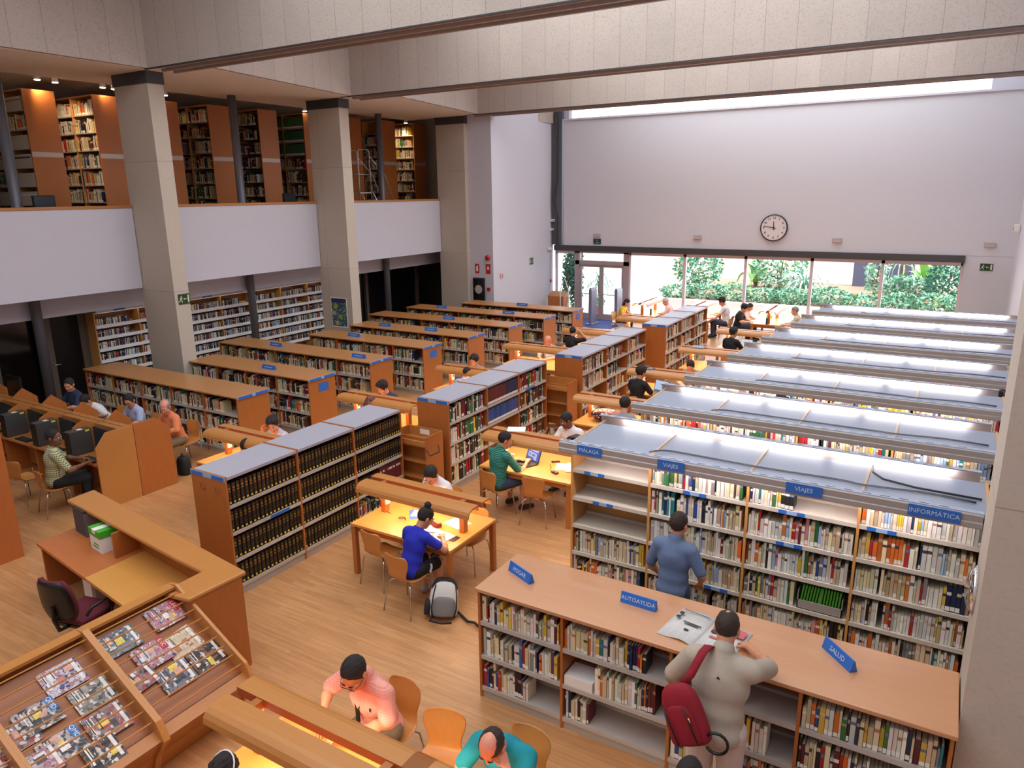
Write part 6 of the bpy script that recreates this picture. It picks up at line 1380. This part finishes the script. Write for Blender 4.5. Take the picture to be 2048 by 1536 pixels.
t = MB().tube([(-14.37, 27.08, 3.5), (-14.37, 27.08, 1.5)], .012, 6).build('cable_conduit', M['steel']); tag(t, 'thin grey conduit running down the white flank wall', 'conduit')
t = empty('wall_shelf_box', (-14.39, 26.95, 2.80), 0, 'white horizontal emergency light on the white flank wall', 'emergency light'); MB().box(0, .06, -.18, .18, -.05, .05).build('housing', M['plug'], t); MB().box(.06, .064, -.16, .16, -.035, .035).build('diffuser', M['white'], t)
t = empty('fire_button', (-14.39, 27.06, 1.48), 0, 'small red call point on the white flank wall by doors', 'alarm button'); MB().box(0, .05, -.05, .05, -.05, .05).build('button_box', M['red'], t); MB().box(.05, .052, -.025, .025, -.025, .025).build('button_face', M['white'], t)
t = empty('poster', (-15.93, 16.275, 1.57), 0, 'blue and green notice poster on the second column', 'poster'); MB().box(-.33, .33, -.01, 0, -.46, .46).build('poster_border', M['plug'], t)
MB().box(-.3, .3, -.012, -.0101, -.42, .43).build('poster_print', covermat(2, C(60, 104, 120), C(96, 120, 60), C(36, 50, 76)), t); MB().box(-.3, .3, -.0135, -.0121, .30, .43).build('poster_header', mat('navy_header', C(40, 52, 84), .5), t)
for k, (x, z) in enumerate(((-.12, .2), (.14, .12), (-.2, -.02), (.05, -.12), (.18, -.3), (-.1, -.32))): MB().box(x-.07, x+.07, -.0138, -.0121, z-.06, z+.06).build('notice', [mat('lime_note', C(150, 170, 60), .6), mat('teal_note', C(50, 110, 120), .6), mat('sand_note', C(180, 170, 130), .6)][k % 3] if k < 3 else bpy.data.materials[('lime_note', 'teal_note', 'sand_note')[k % 3]], t)
# convex mirror and wall device on the pillar / right wall
t = empty('convex_mirror', (.423, 6.12, 2.02), R(0), 'silver convex security mirror on the concrete pillar', 'mirror')
MB().lathe([(.18, 0), (.165, .025), (.12, .05), (.065, .065), (.01, .07)], 28).xf(Matrix.Rotation(R(-90), 4, 'Y')).build('mirror_dome', mat('mirror_silver', C(235, 238, 245), .03, 1.0), t, smooth=True); MB().lathe([(.185, 0), (.185, .012)], 28).xf(Matrix.Rotation(R(-90), 4, 'Y')).build('mirror_rim', M['steel'], t)
t = empty('ceiling_speaker', (1.44, 26.3, 3.85), 0, 'white wall speaker high in the corner right of the clock wall'.replace('right of the clock wall', 'of the clock wall'), 'speaker'); MB().box(-.1, .05, -.12, .12, -.1, .1).build('housing', M['plug'], t, bevel=.01); MB().box(-.104, -.1, -.09, .09, -.08, .02).build('grille', M['dark'], t)
# security gates, lectern, mat, rail
gm = mat('blue_grey_gate', C(120, 122, 150), .35)
for i, (x, y) in enumerate(((-11.92, 25.9), (-10.98, 26.2))):
    t = empty('security_gate', (x, y, 0), 0, 'blue-grey anti-theft pedestal before the doors, %s' % ('flank-wall side', 'garden-table side')[i], 'security gate', 'security gates')
    MB().prism([(-.06, .08), (.06, .08), (.06, 1.36), (.03, 1.46), (-.03, 1.46), (-.06, 1.36)], -.25, .25, 'y').build('panel', gm, t); MB().box(-.15, .15, -.32, .32, 0, .08).build('base', gm, t)
o = MB().box(-13.2, -10.9, 25.3, 27.1, .0005, .012).build('door_mat', mat('blue_mat', C(70, 86, 150), .9, noise=.15, nscale=60)); tag(o, 'blue mat on the floor inside the entrance doors', 'mat')
t = empty('lectern', (-13.6, 26.3, 0), 0, 'small wooden lectern beside the entrance doors', 'lectern'); MB().box(-.4, .3, -.2, .2, 0, .95).build('body', M['wz'], t); MB().prism([(-.2, .95), (.2, .95), (.2, 1.15), (-.2, 1.0)], -.42, .32, 'x').build('top', M['wx'], t)
t = empty('barrier_rail', (-12.9, 25.6, 0), 0, 'white bent-tube barrier rail before the entrance doors', 'rail')
MB().tube([(-.28, 0, 0), (-.28, 0, 1.35), (-.1, 0, 1.78), (.08, 0, 1.35), (.08, 0, 0)], .022, 8).build('hoop', M['white'], t, smooth=True)
for y in (0,): MB().tube([(-.28, 0, .12), (.08, 0, .12)], .016).build('cross_bar', M['white'], t); MB().lathe([(.07, 0), (.07, .01)], 12, (-.28, 0, 0)).build('foot', M['white'], t)
# ------------------------------------------------------------------ garden beyond the glass
struct(MB().box(-60, 40, 27.4, 80, -.35, -.05).build('ground_terrace', mat('pale_paving', C(226, 214, 204), .8, noise=.04, nscale=3)))
struct(MB().box(-10.9, 6, 30.3, 30.7, -.05, .55).build('wall_planter', mat('pink_white_render', C(236, 218, 214), .8)))
struct(MB().box(-11.0, 8, 30.7, 40, -.05, .45).build('ground_soil', mat('soil', C(150, 128, 108), .9, noise=.2, nscale=8)))
struct(MB().box(-40, 20, 46, 46.5, -.1, 4.2).build('wall_garden', mat('pale_garden_wall', C(222, 210, 204), .85, noise=.05, nscale=2)))
fen = mat('slate_fence', C(92, 96, 122), .7)
for i, (x0, x1, z0, z1, y) in enumerate(((-4.2, -1.6, .4, 2.2, 39), (-14.5, -12.3, 1.9, 3.0, 44))):
    t = empty('garden_screen', (0, y, 0), 0, 'dark slate screen behind the garden plants, %s' % ('behind the flowering hedge', 'high behind the round bush')[i], 'screen')
    w = (x1-x0)/4
    for k in range(4): MB().box(x0+k*w+.02, x0+(k+1)*w-.02, 0, .05, z0, z1).build('screen_board', fen, t)
    MB().box(x0, x1, .05, .09, z0+.2, z0+.3).box(x0, x0+.1, .05, .15, -.1, z1).box(x1-.1, x1, .05, .15, -.1, z1).build('screen_frame', fen, t)
grng = np.random.default_rng(5)
def leafmesh(name, mm, c, r, n, size, parent=None, elong=2.2, hang=0.0, shell=.55):
    P = grng.normal(size=(n, 3)); P /= np.linalg.norm(P, axis=1)[:, None]
    rad = shell+(1-shell)*grng.random(n)**.6
    P = P*rad[:, None]*np.array(r); P[:, 2] = np.maximum(P[:, 2], -r[2]*.95); P += np.array(c)
    d = grng.normal(size=(n, 3)); d[:, 2] = d[:, 2]*.6-hang; d /= np.linalg.norm(d, axis=1)[:, None]
    s = np.cross(d, grng.normal(size=(n, 3))); s /= np.linalg.norm(s, axis=1)[:, None]
    L = size*(.7+.6*grng.random(n))[:, None]
    V = np.stack([P-d*L*elong/2, P+s*L*.5, P+d*L*elong/2, P-s*L*.5], 1).reshape(-1, 3)
    F = np.arange(n*4).reshape(-1, 4)
    me = bpy.data.meshes.new(name); me.from_pydata(V.tolist(), [], F.tolist())
    for x in (mm if isinstance(mm, list) else [mm]): me.materials.append(x)
    if isinstance(mm, list): me.polygons.foreach_set('material_index', grng.choice(len(mm), n, p=[.46, .3, .2, .04][:len(mm)] if len(mm) == 4 else None).astype(np.int32))
    o = bpy.data.objects.new(name, me); COL.objects.link(o)
    if parent: o.parent = parent
    return o
g1, g2, g3 = mat('leaf_green', C(112, 176, 146), .6), mat('leaf_pale', C(160, 206, 172), .6), mat('leaf_deep', C(62, 128, 104), .6)
fy, fp = mat('petal_yellow', C(246, 200, 110), .6), mat('petal_pink', C(250, 190, 190), .6)
def bush(x, y, z, r, n, size, mats, label, name='garden_shrub', group='garden shrubs'):
    t = empty(name, (x, y, z), 0, label, 'shrub', group)
    leafmesh('foliage', mats, (0, 0, r[2]), r, n, size, t)
    MB().tube([(0, 0, 0), (.05, 0, r[2]*.6), (.1, .05, r[2]*1.2)], [.05, .04, .02], 6).tube([(0, 0, 0), (-.15, 0, r[2]*.8)], [.04, .02], 6).build('stem', mat('bark', C(120, 96, 74), .8) if 'bark' not in bpy.data.materials else bpy.data.materials['bark'], t)
hx = [-10.4, -9.1, -7.9, -6.7, -5.5, -4.2, -2.9, -1.7, -.5, .7]
for i, x in enumerate(hx):
    bush(x, 31.5+.2*(i % 2), .4, (.85, .6, .33+.05*(i % 3)), 560, .075, [g1, g2, g3, fy if i % 2 == 0 else fp], 'flowering hedge shrub behind the planter wall, %s from the entrance doors' % ORD[i])
bush(-10.6, 35.0, .4, (1.2, 1.0, 1.1), 1300, .10, [g1, g3, g2, fy], 'large round garden bush behind the first window bay')
bush(-7.0, 36.0, .4, (1.35, 1.1, 1.35), 1300, .10, [g1, g2, g3, fy], 'tall leafy bush behind the third window bay')
bush(-.2, 33.5, .4, (.75, .7, 1.1), 1500, .08, [g3, g1, g3, g3], 'dark ivy-covered bush at the far end of window')
bush(-2.9, 35.5, .4, (.5, .5, 1.3), 260, .12, [g2, g2, g1, fp], 'sparse spindly shrub behind the fourth window bay')
bush(-1.6, 34.2, .4, (1.0, .7, .6), 900, .09, [g1, g2, g3, fp], 'low broad shrub behind the last window bay')
def blades(name, label, loc, n, L, w, droop, mm, up=.5, cat='plant'):
    t = empty(name, loc, 0, label, cat); b = MB()
    for i in range(n):
        a = 2.4*i; el = up+(1.45-up)*(i/n); l = L*(.75+.3*grng.random()); pts = []
        for k in range(7):
            u = k/6; e = el-droop*u*u*(1.6-el*.7); pts.append((u*l*math.cos(e)*.95, max(-loc[2]+.06, u*l*math.sin(e))))
        v = []
        for k, (rr, z) in enumerate(pts):
            ww = w*(1-(k/6)**2.2)*(.5+.5*min(1, k/2)); ca, sa = math.cos(a), math.sin(a)
            v += [(rr*ca-ww*sa, rr*sa+ww*ca, z), (rr*ca, rr*sa, z-.15*ww), (rr*ca+ww*sa, rr*sa-ww*ca, z)]
        b.add(v, [(k*3+q, k*3+q+1, k*3+q+4, k*3+q+3) for k in range(6) for q in range(2)])
    b.build('leaves', mm, t); MB().lathe([(.10, -loc[2]+.0), (.10, .0), (.06, .25)], 10).build('stem', bpy.data.materials['bark'], t)
bluegreen = mat('blue_green_blade', C(170, 204, 186), .5)
blades('agave_plant', 'spiky blue-green rosette plant behind the third window bay', (-5.35, 32.9, .9), 64, 1.75, .06, 1.6, bluegreen, .35)
ban = mat('banana_leaf', C(150, 206, 110), .45)
blades('banana_plant', 'broad-leaved banana plant behind the last window bay', (-.95, 36.5, .8), 9, 2.1, .26, .9, ban, .9)
blades('banana_plant', 'broad-leaved plant behind the second window bay', (-8.3, 37.0, .6), 8, 2.0, .22, .9, ban, .7)
blades('palm_plant', 'feathery palm plant behind the fourth window bay', (-2.0, 37.8, 1.6), 26, 1.5, .03, 1.5, bluegreen, .3)
blades('palm_plant', 'long-leaved plant outside the entrance doors', (-13.6, 30.3, 1.0), 30, 1.3, .035, 1.6, g3, .3)
t = empty('climbing_plant', (-14.3, 28.4, 0), 0, 'dark climbing plant hanging outside beside the entrance doors', 'plant')
for k in range(7): leafmesh('foliage', g3, (.12*k-.1, .12*(k % 3), 1.3+.6*((k*.37) % 1)), (.14, .14, 1.2), 160, .09, t, 2.6, 1.0, .2)
MB().tube([(0, 0, 0), (.05, 0, 1.4), (.2, .1, 2.7)], .03).build('stem', bpy.data.materials['bark'], t)
t = empty('flower_pot', (-12.75, 28.3, -.05), 0, 'terracotta pot with green plant outside the doors', 'plant pot'); MB().lathe([(.13, 0), (.19, .32), (.2, .32), (.2, .37), (.17, .37), (.17, .33)], 18).build('pot', mat('terracotta', C(196, 120, 90), .8), t); leafmesh('foliage', g2, (0, 0, .6), (.25, .25, .28), 260, .07, t)
